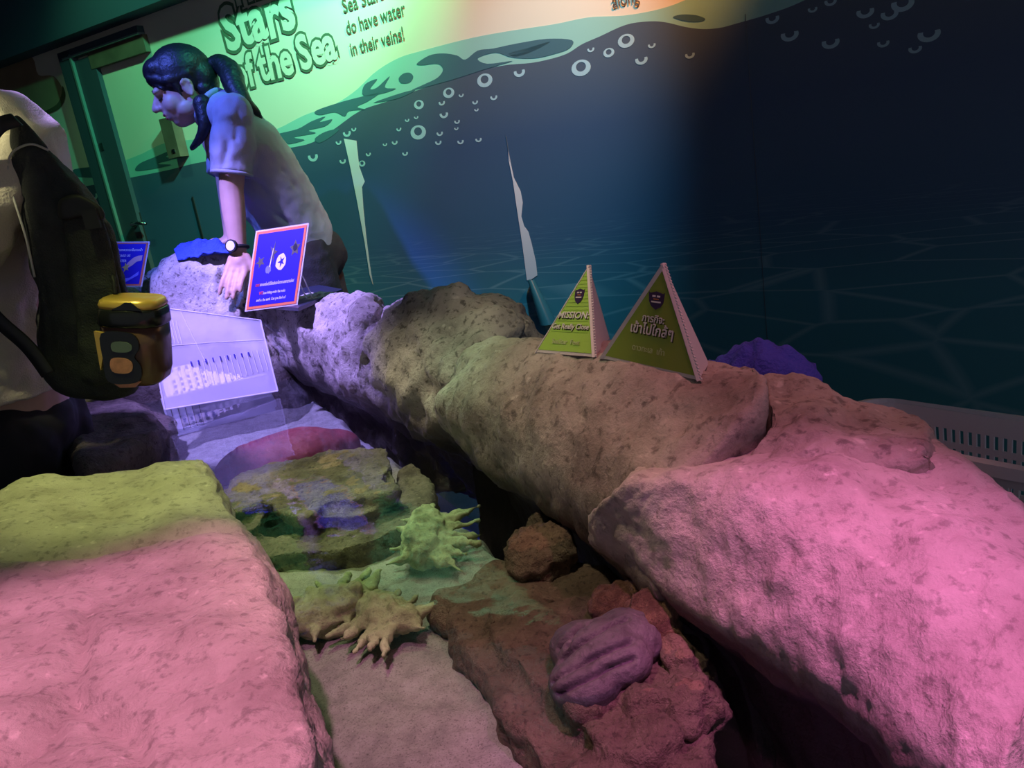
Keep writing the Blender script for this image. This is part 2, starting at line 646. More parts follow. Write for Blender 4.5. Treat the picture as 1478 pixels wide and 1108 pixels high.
def wall_poly(name, px, m, lay, parent=None, px_are_uv=False, thick=0.0006):
    uv = px if px_are_uv else [wall_uv(*p) for p in px]
    o = 0.0008 * lay
    return link(name, prism(uv, lambda u, v: wall_pt(u, v, o), thick, W_NRM), m, parent or wall_back)


def smooth_px(pts, n=8, closed=False):
    vp = [V((p[0], p[1], 0)) for p in pts]
    k = len(vp) * n
    return [catmull(vp, i / k if closed else i / (k - 1), closed)[:2] for i in range(k)]


band_top = smooth_px([(-60, 262), (60, 252), (150, 240), (200, 224), (240, 206), (300, 200), (360, 196), (400, 186), (440, 166), (480, 152), (512, 132), (542, 104), (575, 84), (610, 73),
                      (680, 55), (740, 44), (800, 35), (850, 25), (905, 22), (960, 11), (1010, -8), (1100, -40), (1300, -120), (1600, -240)], 4)
sea_top = smooth_px([(-60, 292), (60, 282), (105, 272), (150, 264), (190, 256), (240, 246), (290, 234), (360, 224), (415, 214), (450, 206), (480, 188), (520, 160), (560, 146), (620, 124), (680, 104), (730, 94),
                     (772, 90), (815, 79), (840, 64), (865, 53), (903, 36), (935, 31), (960, 32), (990, 39), (1016, 42), (1040, 40), (1063, 34), (1111, 20), (1158, 2), (1240, -40), (1400, -110), (1600, -200)], 4)
uv_bt = [wall_uv(*p) for p in band_top]
uv_st = [wall_uv(*p) for p in sea_top]
wall_poly('wave_band', uv_bt + list(reversed(uv_st)), M['band'], 1, px_are_uv=True)
wall_poly('painted_sea', uv_st + [(3.55, Z_FLOOR), (-2.15, Z_FLOOR)], M['sea'], 1, px_are_uv=True)

# dark ripples drawn inside the wave band
swirls = [
    [(108, 244), (150, 240), (168, 243), (148, 248), (172, 250), (140, 256), (110, 254)],
    [(202, 236), (225, 226), (244, 218), (258, 214), (240, 226), (256, 228), (228, 236), (248, 238), (214, 245), (196, 246)],
    [(395, 196), (430, 186), (450, 175), (470, 168), (462, 176), (480, 172), (470, 182), (446, 188), (456, 192), (425, 198), (440, 202), (412, 208)],
    [(456, 160), (490, 148), (520, 140), (548, 134), (532, 146), (516, 154), (528, 158), (505, 160), (498, 168), (484, 162), (462, 166)],
    [(455, 200), (470, 190), (490, 186), (480, 196), (462, 206)],
    [(525, 138), (527, 122), (545, 114), (535, 128), (545, 126), (563, 110), (556, 126), (572, 128), (548, 136)],
    [(576, 113), (583, 106), (592, 105), (597, 111), (592, 119), (580, 120)],
    [(602, 92), (620, 80), (640, 77), (660, 80), (672, 86), (690, 73), (712, 70), (745, 63), (790, 56), (826, 58), (822, 70), (800, 78), (772, 84), (740, 83), (716, 76), (690, 84), (704, 92), (740, 88), (700, 100),
     (650, 116), (596, 130), (612, 122), (632, 112), (640, 100), (632, 92), (612, 94)],
    [(735, 77), (760, 70), (795, 60), (770, 74), (745, 82)],
    [(972, 25), (984, 21), (1005, 22), (1018, 27), (1012, 31), (992, 31)],
    [(540, 148), (580, 134), (600, 130), (575, 142)],
]
for s_ in swirls:
    wall_poly('wave_ripple', smooth_px(s_, 4, True), M['swirl'], 2)

# bubbles: rings, thick below and thin above
for (bx, by, br) in [(700, 116, 11), (648, 134, 8), (605, 151, 7), (604, 191, 11), (641, 165, 6), (750, 104, 8), (713, 140, 5), (666, 137, 3.5), (686, 147, 4), (688, 158, 3), (638, 148, 4.5), (660, 175, 4), (659, 185, 3), (601, 169, 3),
                     (588, 173, 3), (576, 186, 3.5), (635, 192, 4.5), (633, 205, 4.5), (665, 204, 4.5), (691, 201, 4.5), (570, 205, 4), (556, 208, 3), (585, 221, 4), (501, 192, 5.5), (511, 186, 3.5), (489, 205, 4), (452, 226, 7),
                     (495, 232, 4.5), (532, 222, 3.5), (523, 236, 4.5), (904, 59, 12), (839, 98, 14), (879, 76, 8), (853, 71, 5), (941, 65, 5.5), (926, 86, 9), (996, 79, 7), (1115, 27, 10), (1140, 50, 13), (1173, 13, 7), (1199, 2, 9),
                     (1249, 17, 13), (1262, 36, 8), (1284, 20, 13), (1303, 5, 17), (1199, 61, 13), (1275, 62, 9), (1321, 70, 10), (1341, 49, 17), (136, 282, 5), (400, 214, 4)]:
    c = wall_uv(bx, by)
    e = wall_uv(bx + br, by - 0.16 * br)
    r = math.hypot(e[0] - c[0], e[1] - c[1])
    full = br >= 7 and by > 50 and bx < 910 and bx != 750 and bx != 452 or (bx, by) == (523, 236)
    n = 20
    outer, inner = [], []
    for i in range(n + 1):
        t = (math.radians(-200 + 220 * i / n)) if not full else (-math.pi / 2 + 0.001 + 2 * math.pi * i / n * 0.998)
        outer.append((c[0] + r * math.cos(t), c[1] + 0.72 * r * math.sin(t)))
        inner.append((c[0] + 0.52 * r * math.cos(t), c[1] + 0.10 * r + 0.42 * r * math.sin(t)))
    wall_poly('bubble', outer + inner[::-1], M['bubble'], 2, px_are_uv=True)

# big outlined title on the mural
WR, WU = W_DIR, V((0, 0, 1))


def bouncy(body, x0, y0, x1, y1, hpx, grow=1.0, jig=0.06):
    """chunky outlined letters along a pixel baseline on the wall; height in pixels at the start"""
    a, b_ = wall_uv(x0, y0), wall_uv(x1, y1)
    top = wall_uv(x0 - hpx * 0.2, y0 - hpx)
    h = math.hypot(top[0] - a[0], top[1] - a[1])
    probe = text_mesh(body, 1.0)
    wd = max(v.co.x for v in probe.vertices)
    bpy.data.meshes.remove(probe)
    L_ = math.hypot(b_[0] - a[0], b_[1] - a[1])
    ang = math.atan2(b_[1] - a[1], b_[0] - a[0])
    size = h / 0.72
    sx = L_ / (wd * size)
    x = 0.0
    rnd = random.Random(len(body))
    for ch in body:
        pr = text_mesh('x' + ch + 'x', 1.0)
        p2 = text_mesh('xx', 1.0)
        adv = max(v.co.x for v in pr.vertices) - max(v.co.x for v in p2.vertices)
        if ch != ' ':
            u = a[0] + math.cos(ang) * x
            z = a[1] + math.sin(ang) * x + rnd.uniform(-jig, jig) * h * 0.5
            r_ = ang + rnd.uniform(-jig, jig)
            for nm, off, m, lay in (('title_outline', 0.088, M['ink'], 3), ('title_letter', 0.030, M['tan'], 4)):
                me = text_mesh(ch, size, offset=off * size, depth=0.0003)
                place_text(me, wall_pt(u, z, 0.0008 * lay), WR, WU, sx, 1.0, r_)
                link(nm, me, m, wall_back)
        x += adv * size * sx


bouncy('The', 334, 10, 398, -12, 46)
bouncy('Stars', 330, 74, 428, 40, 62)
bouncy('of the Sea', 343, 130, 488, 84, 46)


def plain(body, x0, y0, x1, y1, hpx, nm='caption', m=None):
    a, b_ = wall_uv(x0, y0), wall_uv(x1, y1)
    top = wall_uv(x0 - hpx * 0.2, y0 - hpx)
    h = math.hypot(top[0] - a[0], top[1] - a[1])
    me = text_mesh(body, h / 0.72, offset=0.004 * h, depth=0.0003)
    wd = max(v.co.x for v in me.vertices)
    L_ = math.hypot(b_[0] - a[0], b_[1] - a[1])
    place_text(me, wall_pt(a[0], a[1], 0.0032), WR, WU, L_ / wd, 1.0, math.atan2(b_[1] - a[1], b_[0] - a[0]))
    link(nm, me, m or M['ink'], wall_back)


plain('Sea Stars', 497, 19, 556, -2, 21)
plain('do have water', 502, 50, 587, 21, 20)
plain('in their veins!', 508, 80, 585, 57, 19)
plain('along', 885, 12, 924, 1, 20, m=M['wood'])

# brown cartoon shape printed by the door
wall_poly('brown_shape', smooth_px([(-70, 66), (5, 67), (28, 76), (48, 84), (56, 108), (78, 110), (92, 132), (87, 152), (66, 162), (46, 170), (30, 205), (-70, 240)], 4, True), M['blob'], 2)
wall_poly('brown_shape_line', smooth_px([(91, 124), (95, 138), (87, 156), (66, 166), (46, 176), (47, 170), (64, 161), (82, 151), (89, 138)], 4, True), M['blob_line'], 3)

# torn mural strips showing the bare wall
wall_poly('torn_strip', [(497, 200), (515, 203), (517, 222), (519, 240), (527, 262), (523, 270), (525, 300), (529, 340), (534, 380), (539, 411), (534, 396), (527, 350), (516, 290), (506, 240)], M['plaster'], 3)
wall_poly('torn_strip', [(734, 215), (737, 232), (742, 256), (752, 276), (755, 292), (753, 312), (757, 326), (763, 334), (768, 352), (774, 378), (776, 397), (766, 404), (761, 404), (757, 372), (752, 336), (747, 304), (741, 262), (735, 232)], M['plaster'], 3)
# hanging curl of the torn vinyl
M['vinyl'] = mat('torn_vinyl', (0.030, 0.115, 0.130), 0.28)
a0, a1 = wall_pt(*wall_uv(770, 402), 0.02), wall_pt(*wall_uv(800, 462), 0.045)
vs, fs = [], []
n, k = 14, 18
for i in range(n):
    t = i / (n - 1)
    c = a0.lerp(a1, t)
    rr = 0.012 + 0.020 * t
    for j in range(k):
        th = math.radians(-60 + 290 * j / (k - 1))
        vs.append(c + W_DIR * math.cos(th) * rr * 0.9 + W_NRM * (math.sin(th) * rr))
for i in range(n - 1):
    for j in range(k - 1):
        a = i * k + j
        fs.append((a, a + 1, a + k + 1, a + k))
link('vinyl_curl', mesh_of(vs, fs), M['vinyl'], wall_back, True)
# panel seams of the mural: fine raised edges
M['seam'] = mat('seam_line', (0.10, 0.12, 0.14), 0.6)
for (sx_, sy_, ex_, ey_) in ((1076, 20, 1112, 500), (731, 196, 737, 234)):
    a, b_ = wall_uv(sx_, sy_), wall_uv(ex_, ey_)
    wall_poly('mural_seam', [(a[0] - 0.0008, a[1]), (a[0] + 0.0008, a[1]), (a[0] + 0.0008, b_[1]), (a[0] - 0.0008, b_[1])], M['seam'], 3, px_are_uv=True)

# door printed over by the mural: frame, wood header, leaf edge, handle and lock box
ju = wall_uv(98, 76)
jz = ju[1]
u_l = wall_uv(130, 210)[0]
u_in = wall_uv(176, 210)[0]
u_r = wall_uv(279, 288)[0]
door = tag(empty('door_1', wall_pt(u_l, Z_FLOOR, 0)), 'door painted over with the mural, in a dark teal frame', 'door', kind='structure')
link('frame_post', bm_mesh(wall_box(u_l, u_l + (u_in - u_l) * 0.35, Z_FLOOR, jz, 0.002, 0.035)), M['jamb'], door)
link('frame_bead', bm_mesh(wall_box(u_l + (u_in - u_l) * 0.35, u_l + (u_in - u_l) * 0.40, Z_FLOOR, jz - 0.02, 0.002, 0.038)), M['jamb_edge'], door)
link('frame_post', bm_mesh(wall_box(u_l + (u_in - u_l) * 0.40, u_in, Z_FLOOR, jz - 0.05, 0.002, 0.024)), M['jamb'], door)
u_hd = wall_uv(209, 45)[0]
link('frame_lintel', bm_mesh(wall_box(u_l, u_hd, jz - 0.026, jz, 0.002, 0.035)), M['jamb'], door)
link('frame_bead', bm_mesh(wall_box(u_l + 0.03, u_hd, jz - 0.036, jz - 0.026, 0.002, 0.038)), M['jamb_edge'], door)
link('header', bm_mesh(wall_box(u_in - 0.03, u_hd + 0.01, jz - 0.105, jz - 0.036, 0.002, 0.026)), M['wood'], door)
link('leaf_edge', bm_mesh(wall_box(u_r, u_r + 0.008, Z_FLOOR, 1.16, 0.002, 0.006)), M['dark'], door)
hp = wall_uv(203, 322)
bm = bmesh.new()
add_tube(bm, [wall_pt(hp[0], hp[1], 0.0), wall_pt(hp[0], hp[1], 0.045)], 0.012, 12)
add_tube(bm, [wall_pt(hp[0] - 0.005, hp[1], 0.045), wall_pt(hp[0] + 0.05, hp[1] + 0.003, 0.05), wall_pt(hp[0] + 0.10, hp[1] - 0.006, 0.045)], [0.009, 0.008, 0.007], 10)
hd = link('handle', bm_mesh(bm), M['chrome'], door, True)
link('handle_plate', bm_mesh(wall_box(hp[0] - 0.02, hp[0] + 0.02, hp[1] - 0.09, hp[1] + 0.05, 0.0, 0.008)), M['dark'], door)
lk = wall_uv(154, 211)
link('strike_hole', bm_mesh(wall_box(lk[0] - 0.012, lk[0] + 0.012, lk[1] - 0.016, lk[1] + 0.016, 0.024, 0.028)), M['dark'], door)
bx0, bx1 = wall_uv(243, 172), wall_uv(276, 224)
lb = tag(empty('lock_box', wall_pt((bx0[0] + bx1[0]) / 2, bx1[1], 0.0)), 'small brown box fixed to the mural wall behind the staff woman', 'box')
link('case', bm_mesh(wall_box(bx0[0], bx1[0] - 0.01, bx1[1], bx0[1], 0.003, 0.05)), M['wood'], lb)
link('keyhole', bm_mesh(wall_box((bx0[0] + bx1[0]) / 2 - 0.008, (bx0[0] + bx1[0]) / 2 + 0.012, bx1[1] + 0.02, bx1[1] + 0.035, 0.05, 0.053)), M['chrome'], lb)

# ================================================================== THE POOL
AX = V((-0.45, 0.893, 0)).normalized()          # along the pool, away from the camera
PW = V((-0.893, -0.45, 0)).normalized()         # across the pool, towards the visitors
Z_SAND, Z_WATER = 0.44, 0.535


def hs(lst, z=None):
    return [at_height(p[0], p[1], p[2] if len(p) > 2 else z) for p in lst]


def ds(lst):
    return [at_depth(*p) for p in lst]


def rim_rock(name, m, low, crest, back, label, under=0.10, bulge=0.03, seed=0, creases=(), cap=(0.14, 0.14), n=150, k=96, z_bot=0.16, rough=None):
    rails = [[p - PW * 0.16 + V((0, 0, z_bot - p.z)) for p in low],
             [p - PW * under + V((0, 0, -0.13)) for p in low],
             low,
             [l.lerp(c, 0.5) + PW * bulge + V((0, 0, bulge * 0.7)) for l, c in zip_rails(low, crest)],
             crest,
             [c.lerp(b_, 0.5) + V((0, 0, bulge * 0.6)) for c, b_ in zip_rails(crest, back)],
             back,
             [p - PW * 0.05 + V((0, 0, -0.22)) for p in back],
             [p + PW * 0.02 + V((0, 0, z_bot - p.z)) for p in back]]
    me = loft_boulder(rails, n, k, cap=cap)
    roughen(me, seed=seed, creases=creases, **(rough or {}))
    return tag(link(name, me, m, smooth=True), label, 'rock')


def zip_rails(a, b_):
    n = max(len(a), len(b_))
    return [(catmull(a, i / (n - 1)), catmull(b_, i / (n - 1))) for i in range(n)]


# basin block: footprint prism, painted dark blue, with the water's blue reflection put into that colour
foot = [V((0.50, 0.0, 0)), V((0.50, 0.85, 0)), V((0.12, 1.45, 0)), V((-0.35, 2.45, 0)), V((-0.62, 2.72, 0)), V((-1.42, 2.95, 0)), V((-1.15, 2.02, 0)), V((-0.80, 1.75, 0)), V((-0.76, 1.2, 0)), V((-0.68, 0.0, 0))]
bas = link('pool_basin', prism([(p.x, p.y) for p in foot], lambda x, y: V((x, y, Z_FLOOR + 0.001)), 0.30, V((0, 0, 1))), M['basin'])
tag(bas, 'dark blue basin floor of the touch pool beneath sand and rocks', 'pool')

# right rim, far to near
rim_rock('boulder', M['rim_far'], ds([(232, 480, 2.50), (262, 484, 2.47), (302, 486, 2.46), (345, 490, 2.46), (385, 500, 2.50)]),
         ds([(206, 418, 2.62), (240, 376, 2.60), (285, 362, 2.58), (330, 366, 2.56), (372, 402, 2.58)]),
         ds([(190, 440, 2.84), (225, 398, 2.88), (290, 372, 2.88), (350, 378, 2.84), (392, 410, 2.76)]),
         'pale lilac boulder under the blue towel, gripped by the staff woman', bulge=0.02, seed=1, z_bot=0.3, under=0.06,
         creases=((ds([(318, 395, 2.52), (310, 430, 2.48), (306, 470, 2.45)]), 0.010, 0.022), (ds([(352, 400, 2.54), (345, 440, 2.48)]), 0.012, 0.03)))
rim_rock('boulder', M['rim_far'], hs([(374, 506), (415, 528), (450, 543), (490, 560), (540, 582)], .575),
         ds([(352, 452, 2.56), (395, 444, 2.44), (445, 440, 2.30), (495, 438, 2.12), (550, 440, 1.98)]),
         ds([(345, 440, 2.72), (400, 436, 2.62), (450, 434, 2.50), (505, 430, 2.34), (570, 434, 2.18)]),
         'lilac lit knobbly rim boulder under the dark board', seed=2, z_bot=0.3, rough=dict(big=0.02, mid=0.010))
rim_rock('boulder', M['rim_far'], ds([(60, 520, 2.45), (130, 520, 2.45), (190, 505, 2.50), (228, 490, 2.56)]),
         ds([(60, 440, 2.55), (130, 424, 2.58), (180, 420, 2.62), (222, 440, 2.66)]),
         ds([(60, 420, 2.85), (120, 412, 2.92), (190, 408, 2.96), (235, 430, 2.92)]),
         'far boulder carrying the second blue notice, behind the backpack', bulge=0.01, seed=11, z_bot=0.3, under=0.04, n=90, k=60)
rim_rock('boulder', M['rim_far'], hs([(526, 572), (560, 588), (600, 606), (640, 622), (690, 640)], .57),
         ds([(528, 482, 1.92), (566, 450, 1.90), (622, 430, 1.84), (690, 438, 1.74), (770, 468, 1.62)]),
         ds([(545, 460, 2.08), (590, 440, 2.08), (650, 430, 2.02), (720, 444, 1.92), (800, 478, 1.80)]),
         'tall grey humped boulder beside the small English pyramid sign', bulge=0.045, seed=3, z_bot=0.3, rough=dict(big=0.03, mid=0.012))
crackD = [at_depth(1112, 540, 1.16), at_depth(1118, 570, 1.06), at_depth(1106, 640, 0.96)]
rim_rock('boulder', M['rim'], hs([(636, 612), (668, 655), (730, 696), (800, 738), (880, 800), (960, 880)], .57),
         ds([(640, 560, 1.56), (690, 524, 1.44), (770, 520, 1.28), (860, 530, 1.13), (1000, 562, 0.98), (1110, 580, 0.88)]),
         ds([(660, 530, 1.68), (720, 508, 1.56), (790, 504, 1.42), (890, 512, 1.28), (1020, 536, 1.12), (1112, 545, 1.02)]),
         'long brown rim boulder carrying both green pyramid signs', bulge=0.035, seed=4, cap=(0.10, 0.05),
         creases=((ds([(1010, 590, 0.97), (980, 620, .93), (930, 650, .90), (880, 680, .9)]), 0.008, 0.014),))
rim_rock('boulder', M['rim'], ds([(1094, 720, 0.84), (1180, 720, 0.80), (1260, 705, 0.78), (1330, 690, 0.77), (1366, 660, 0.77)]),
         ds([(1106, 606, 0.90), (1180, 606, 0.87), (1240, 622, 0.84), (1310, 632, 0.82), (1362, 642, 0.80)]),
         ds([(1108, 560, 1.04), (1180, 566, 1.02), (1240, 592, 0.99), (1310, 614, 0.95), (1360, 634, 0.90)]),
         'reddish brown boulder between the crack and the white basket', bulge=0.016, seed=5, cap=(0.03, 0.16), under=0.02)
rim_rock('boulder', M['rim_near'], hs([(846, 770), (915, 824), (1029, 916), (1121, 966), (1190, 1017), (1291, 1108), (1480, 1290)], .57),
         ds([(864, 706, 0.90), (960, 690, 0.84), (1080, 690, 0.78), (1180, 720, 0.72), (1290, 790, 0.65), (1390, 880, 0.57), (1540, 1010, 0.47)]),
         ds([(900, 690, 0.96), (1000, 671, 0.95), (1150, 654, 0.92), (1310, 640, 0.88), (1420, 680, 0.80), (1500, 740, 0.72), (1700, 860, 0.60)]),
         'large near boulder lit pink, in front of the white basket', bulge=0.022, seed=6, cap=(0.10, 0.05), n=190, k=120,
         creases=((hs([(1395, 655), (1410, 700), (1440, 745), (1478, 800)], .74), 0.010, 0.012), (hs([(1350, 745), (1390, 752), (1420, 770)], .74), 0.007, 0.008)),
         rough=dict(big=0.012, mid=0.006, fine=0.002))

# left rim by the visitors
gl = hs([(300, 684, .60), (338, 738, .60), (398, 850, .60), (432, 960, .60), (462, 1060, .60), (480, 1180, .60), (500, 1400, .60)])
gc = hs([(262, 640, .68), (300, 735, .685), (340, 830, .70), (372, 960, .71), (395, 1080, .71), (400, 1200, .71), (400, 1450, .71)])
gk = hs([(40, 698, .70), (-40, 740, .70), (-120, 830, .70), (-200, 960, .70), (-260, 1080, .70), (-300, 1250, .70), (-330, 1500, .70)])
gm = [c.lerp(k, 0.5) for c, k in zip(gc, gk)]
rails = [[p + PW * 0.16 + V((0, 0, 0.16 - p.z)) for p in gl],
         [p + PW * 0.05 + V((0, 0, -0.12)) for p in gl],
         gl,
         [a.lerp(b_, 0.5) - PW * 0.012 + V((0, 0, 0.018)) for a, b_ in zip(gl, gc)],
         gc, gm, gk,
         [p + V((0, 0, -0.25)) for p in gk],
         [p - PW * 0.1 + V((0, 0, 0.16 - p.z)) for p in gk]]
me = loft_boulder(rails, 200, 130, cap=(0.07, 0.03))
roughen(me, big=0.012, mid=0.005, fine=0.0018, seed=8, pit=0.003,
        creases=((hs([(-40, 812), (60, 806), (150, 786), (240, 764), (330, 752)], .70), 0.016, 0.013),
                 (hs([(0, 1100), (60, 1050), (95, 990), (110, 920), (120, 860)], .71), 0.012, 0.014),
                 (hs([(95, 990), (130, 1020), (180, 1045), (200, 1100)], .71), 0.009, 0.012),
                 (hs([(215, 700), (250, 690), (290, 680)], .69), 0.006, 0.006)))
tag(link('boulder', me, M['rim_near'], smooth=True), 'broad flat boulder lit pink and lime beside the visitor', 'rock')

# rock below the visitor's bag, its shade put into a dark colour
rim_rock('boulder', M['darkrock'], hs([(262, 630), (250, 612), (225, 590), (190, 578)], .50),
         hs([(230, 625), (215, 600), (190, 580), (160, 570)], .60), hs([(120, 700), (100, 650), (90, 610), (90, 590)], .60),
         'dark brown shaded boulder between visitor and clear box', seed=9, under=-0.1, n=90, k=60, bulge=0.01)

# sand bed: a grid with its own drop-off along the dark channel
edge = [at_height(x, y, Z_SAND) for (x, y) in ((430, 562), (490, 578), (545, 622), (600, 660), (650, 712), (700, 748), (748, 784), (830, 840), (900, 890), (980, 960), (1060, 1080), (1150, 1250))]
leftb = [p + PW * 0.14 for p in hs([(200, 612), (240, 645), (300, 690), (340, 745), (398, 850), (432, 960), (462, 1060), (480, 1180), (500, 1400)], Z_SAND)]
nu, nv = 170, 110
vs, fs = [], []
for i in range(nu):
    t = i / (nu - 1)
    e0, l0 = catmull(edge, t), catmull(leftb, t)
    for j in range(nv):
        s = j / (nv - 1)
        p = l0.lerp(e0, s)
        z = Z_SAND + 0.012 * fbm(p, 6, 3) + 0.004 * fbm(p, 40, 2)
        if s > 0.90:
            q = (s - 0.90) / 0.10
            p = p + PW * (0.020 * fbm(p, 14, 3) * (1 - q))
            z -= 0.17 * q ** 1.6 * (0.8 + 0.4 * noise.noise(p * 12))
        vs.append(V((p.x, p.y, z)))
for i in range(nu - 1):
    for j in range(nv - 1):
        a = i * nv + j
        fs.append((a, a + 1, a + nv + 1, a + nv))
nb = len(vs)
# skirt down to the basin so the bed is solid
ringi = [j for j in range(nv)] + [i * nv + nv - 1 for i in range(1, nu)] + [(nu - 1) * nv + j for j in range(nv - 2, -1, -1)] + [i * nv for i in range(nu - 2, 0, -1)]
for a in ringi:
    vs.append(V((vs[a].x, vs[a].y, 0.151)))
for q in range(len(ringi)):
    r = (q + 1) % len(ringi)
    fs.append((ringi[q], ringi[r], nb + r, nb + q))
me = mesh_of(vs, fs)
bm = bmesh.new(); bm.from_mesh(me); bmesh.ops.recalc_face_normals(bm, faces=bm.faces); bm.to_mesh(me); bm.free()
tag(link('sand_bed', me, M['sand'], smooth=True), 'pale coral sand covering the pool floor', 'sand', kind='stuff')
from mathutils.bvhtree import BVHTree


def bvh_of(objs):
    vs, fs = [], []
    for o in objs:
        b0 = len(vs)
        off = o.location + (o.parent.location if o.parent else V())
        vs += [v.co + off for v in o.data.vertices]
        fs += [tuple(b0 + i for i in p.vertices) for p in o.data.polygons]
    return BVHTree.FromPolygons(vs, fs)


BOULDERS = [o for o in COL.objects if o.name.startswith('boulder')]
ROCKS = bvh_of(BOULDERS)


def surf(x, y):
    """the point of the rockwork seen at a pixel"""
    r = ROCKS.ray_cast(EYE, ray(x, y).normalized())
    return r[0]


def drop(x, y, z0=2.0, tree=None):
    r = (tree or ROCKS).ray_cast(V((x, y, z0)), V((0, 0, -1)))
    return r[0].z if r[0] is not None else None


# ------------------------------------------------------------------ rocks and shells on the sand
def slab(bm, px, z0, z1, inset=0.0):
    pts = [at_height(x, y, z1) for x, y in smooth_px(px, 3, True)]
    c = sum(pts, V()) / len(pts)
    n = len(pts)
    lo = [bm.verts.new(V((*(p + (c - p) * inset).xy, z0))) for p in pts]
    hi = [bm.verts.new(V((p.x, p.y, z1))) for p in pts]
    for i in range(n):
        j = (i + 1) % n
        bm.faces.new((lo[i], lo[j], hi[j], hi[i]))
    bm.faces.new(lo[::-1])
    bm.faces.new(hi)


bm = bmesh.new()
slab(bm, [(326, 700), (350, 682), (400, 668), (470, 652), (540, 642), (558, 646), (566, 668), (552, 690), (575, 700), (560, 712), (510, 720), (470, 724), (450, 742), (404, 738), (380, 722), (345, 738), (322, 726)], 0.502, 0.530, 0.03)
slab(bm, [(345, 705), (420, 690), (520, 680), (575, 690), (540, 735), (470, 745), (400, 722), (350, 715)], 0.425, 0.512, 0.06)
slab(bm, [(316, 716), (345, 690), (375, 700), (380, 745), (350, 770), (325, 750)], 0.425, 0.505, -0.05)
slab(bm, [(345, 775), (420, 768), (480, 765), (540, 735), (590, 705), (606, 720), (596, 745), (585, 757), (530, 780), (480, 792), (420, 798), (372, 800)], 0.425, 0.480, -0.01)
slab(bm, [(345, 775), (420, 750), (520, 735), (590, 705), (560, 700), (450, 715), (345, 740)], 0.42, 0.472, -0.03)
slab(bm, [(575, 680), (605, 678), (622, 700), (618, 730), (590, 735)], 0.42, 0.475, -0.1)
me = fuse(bm, 0.006, 3)
roughen(me, big=0.010, mid=0.005, fine=0.003, seed=21, fb=11, fm=34)
tag(link('ledge_rock', me, M['tier'], smooth=True), 'brown terraced rock with shadowed ledges lying on the pool sand', 'rock')

bm = bmesh.new()
c = at_height(412, 662, 0.46)
add_ellipsoid(bm, c, (0.155, 0.085, 0.075), Matrix.Rotation(math.radians(14), 3, 'Z'), 5)
add_ellipsoid(bm, at_height(370, 672, 0.46), (0.10, 0.07, 0.055), Matrix.Rotation(math.radians(20), 3, 'Z'), 4)
add_ellipsoid(bm, at_height(485, 645, 0.45), (0.06, 0.05, 0.05), None, 4)
me = fuse(bm, 0.006, 8)
roughen(me, big=0.010, mid=0.003, fine=0.0006, seed=22, pit=0)
tag(link('red_rock', me, M['redrock'], smooth=True), 'smooth dark red rock on the lilac sand behind the terraced rock', 'rock')


def conch(name, centre, axis, length, label, seed, spikes=7):
    rnd = random.Random(seed)
    axis = axis.normalized()
    side = axis.cross(V((0, 0, 1))).normalized()
    bm = bmesh.new()
    R = frame_z(axis)
    add_ellipsoid(bm, centre, (length * 0.26, length * 0.22, length * 0.42), R, 3)
    add_ellipsoid(bm, centre + axis * length * 0.30 + V((0, 0, 0.006)), (length * 0.17, length * 0.15, length * 0.24), R, 3)
    add_limb(bm, centre + axis * length * 0.4, centre + axis * length * 0.72, length * 0.10, 0.004, 10)
    # whorl shoulders
    for i in range(5):
        p = centre + axis * length * (-0.25 + 0.13 * i) + V((0, 0, length * 0.19)) + side * length * rnd.uniform(-0.08, 0.08)
        add_ellipsoid(bm, p, length * (0.075 - 0.006 * i), None, 2)
    # flared lip with long fingers
    for i in range(spikes):
        a = -0.40 + 0.85 * i / (spikes - 1)
        b0 = centre + axis * length * a * 0.8 + side * length * 0.12
        d = (side * 1.0 + axis * (a * 1.5) + V((0, 0, rnd.uniform(-0.18, 0.12)))).normalized()
        m1 = b0 + d * length * 0.28
        tip = m1 + (d + axis * 0.25 * (1 if a > 0 else -1)).normalized() * length * rnd.uniform(0.14, 0.26)
        add_limb(bm, b0, m1, length * 0.075, length * 0.050, 10)
        add_limb(bm, m1, tip, length * 0.050, 0.004, 10)
    for i in range(4):
        a = -0.35 + 0.25 * i
        b0 = centre + axis * length * a - side * length * 0.15
        d = (-side + axis * a + V((0, 0, rnd.uniform(-0.2, 0.4)))).normalized()
        add_limb(bm, b0, b0 + d * length * rnd.uniform(0.16, 0.26), length * 0.06, 0.004, 10)
    me = fuse(bm, 0.0042, 3)
    roughen(me, big=0.006, mid=0.006, fine=0.002, seed=seed, pit=0.002, fb=18, fm=45)
    return tag(link(name, me, M['shell'], smooth=True), label, 'shell')


conch('spider_conch', at_height(612, 778, 0.475), V((0.10, 0.9, 0.1)), 0.17, 'bright green lit spiny shell against the terraced rock', 31)
conch('spider_conch', at_height(478, 880, 0.475), V((-0.85, -0.25, 0.0)), 0.17, 'olive spiny shell lying beside the flat pink boulder', 32)
conch('spider_conch', at_height(552, 885, 0.470), V((0.5, -0.5, 0.05)), 0.14, 'olive spiny shell on open sand, fingers towards the brown rock', 33)

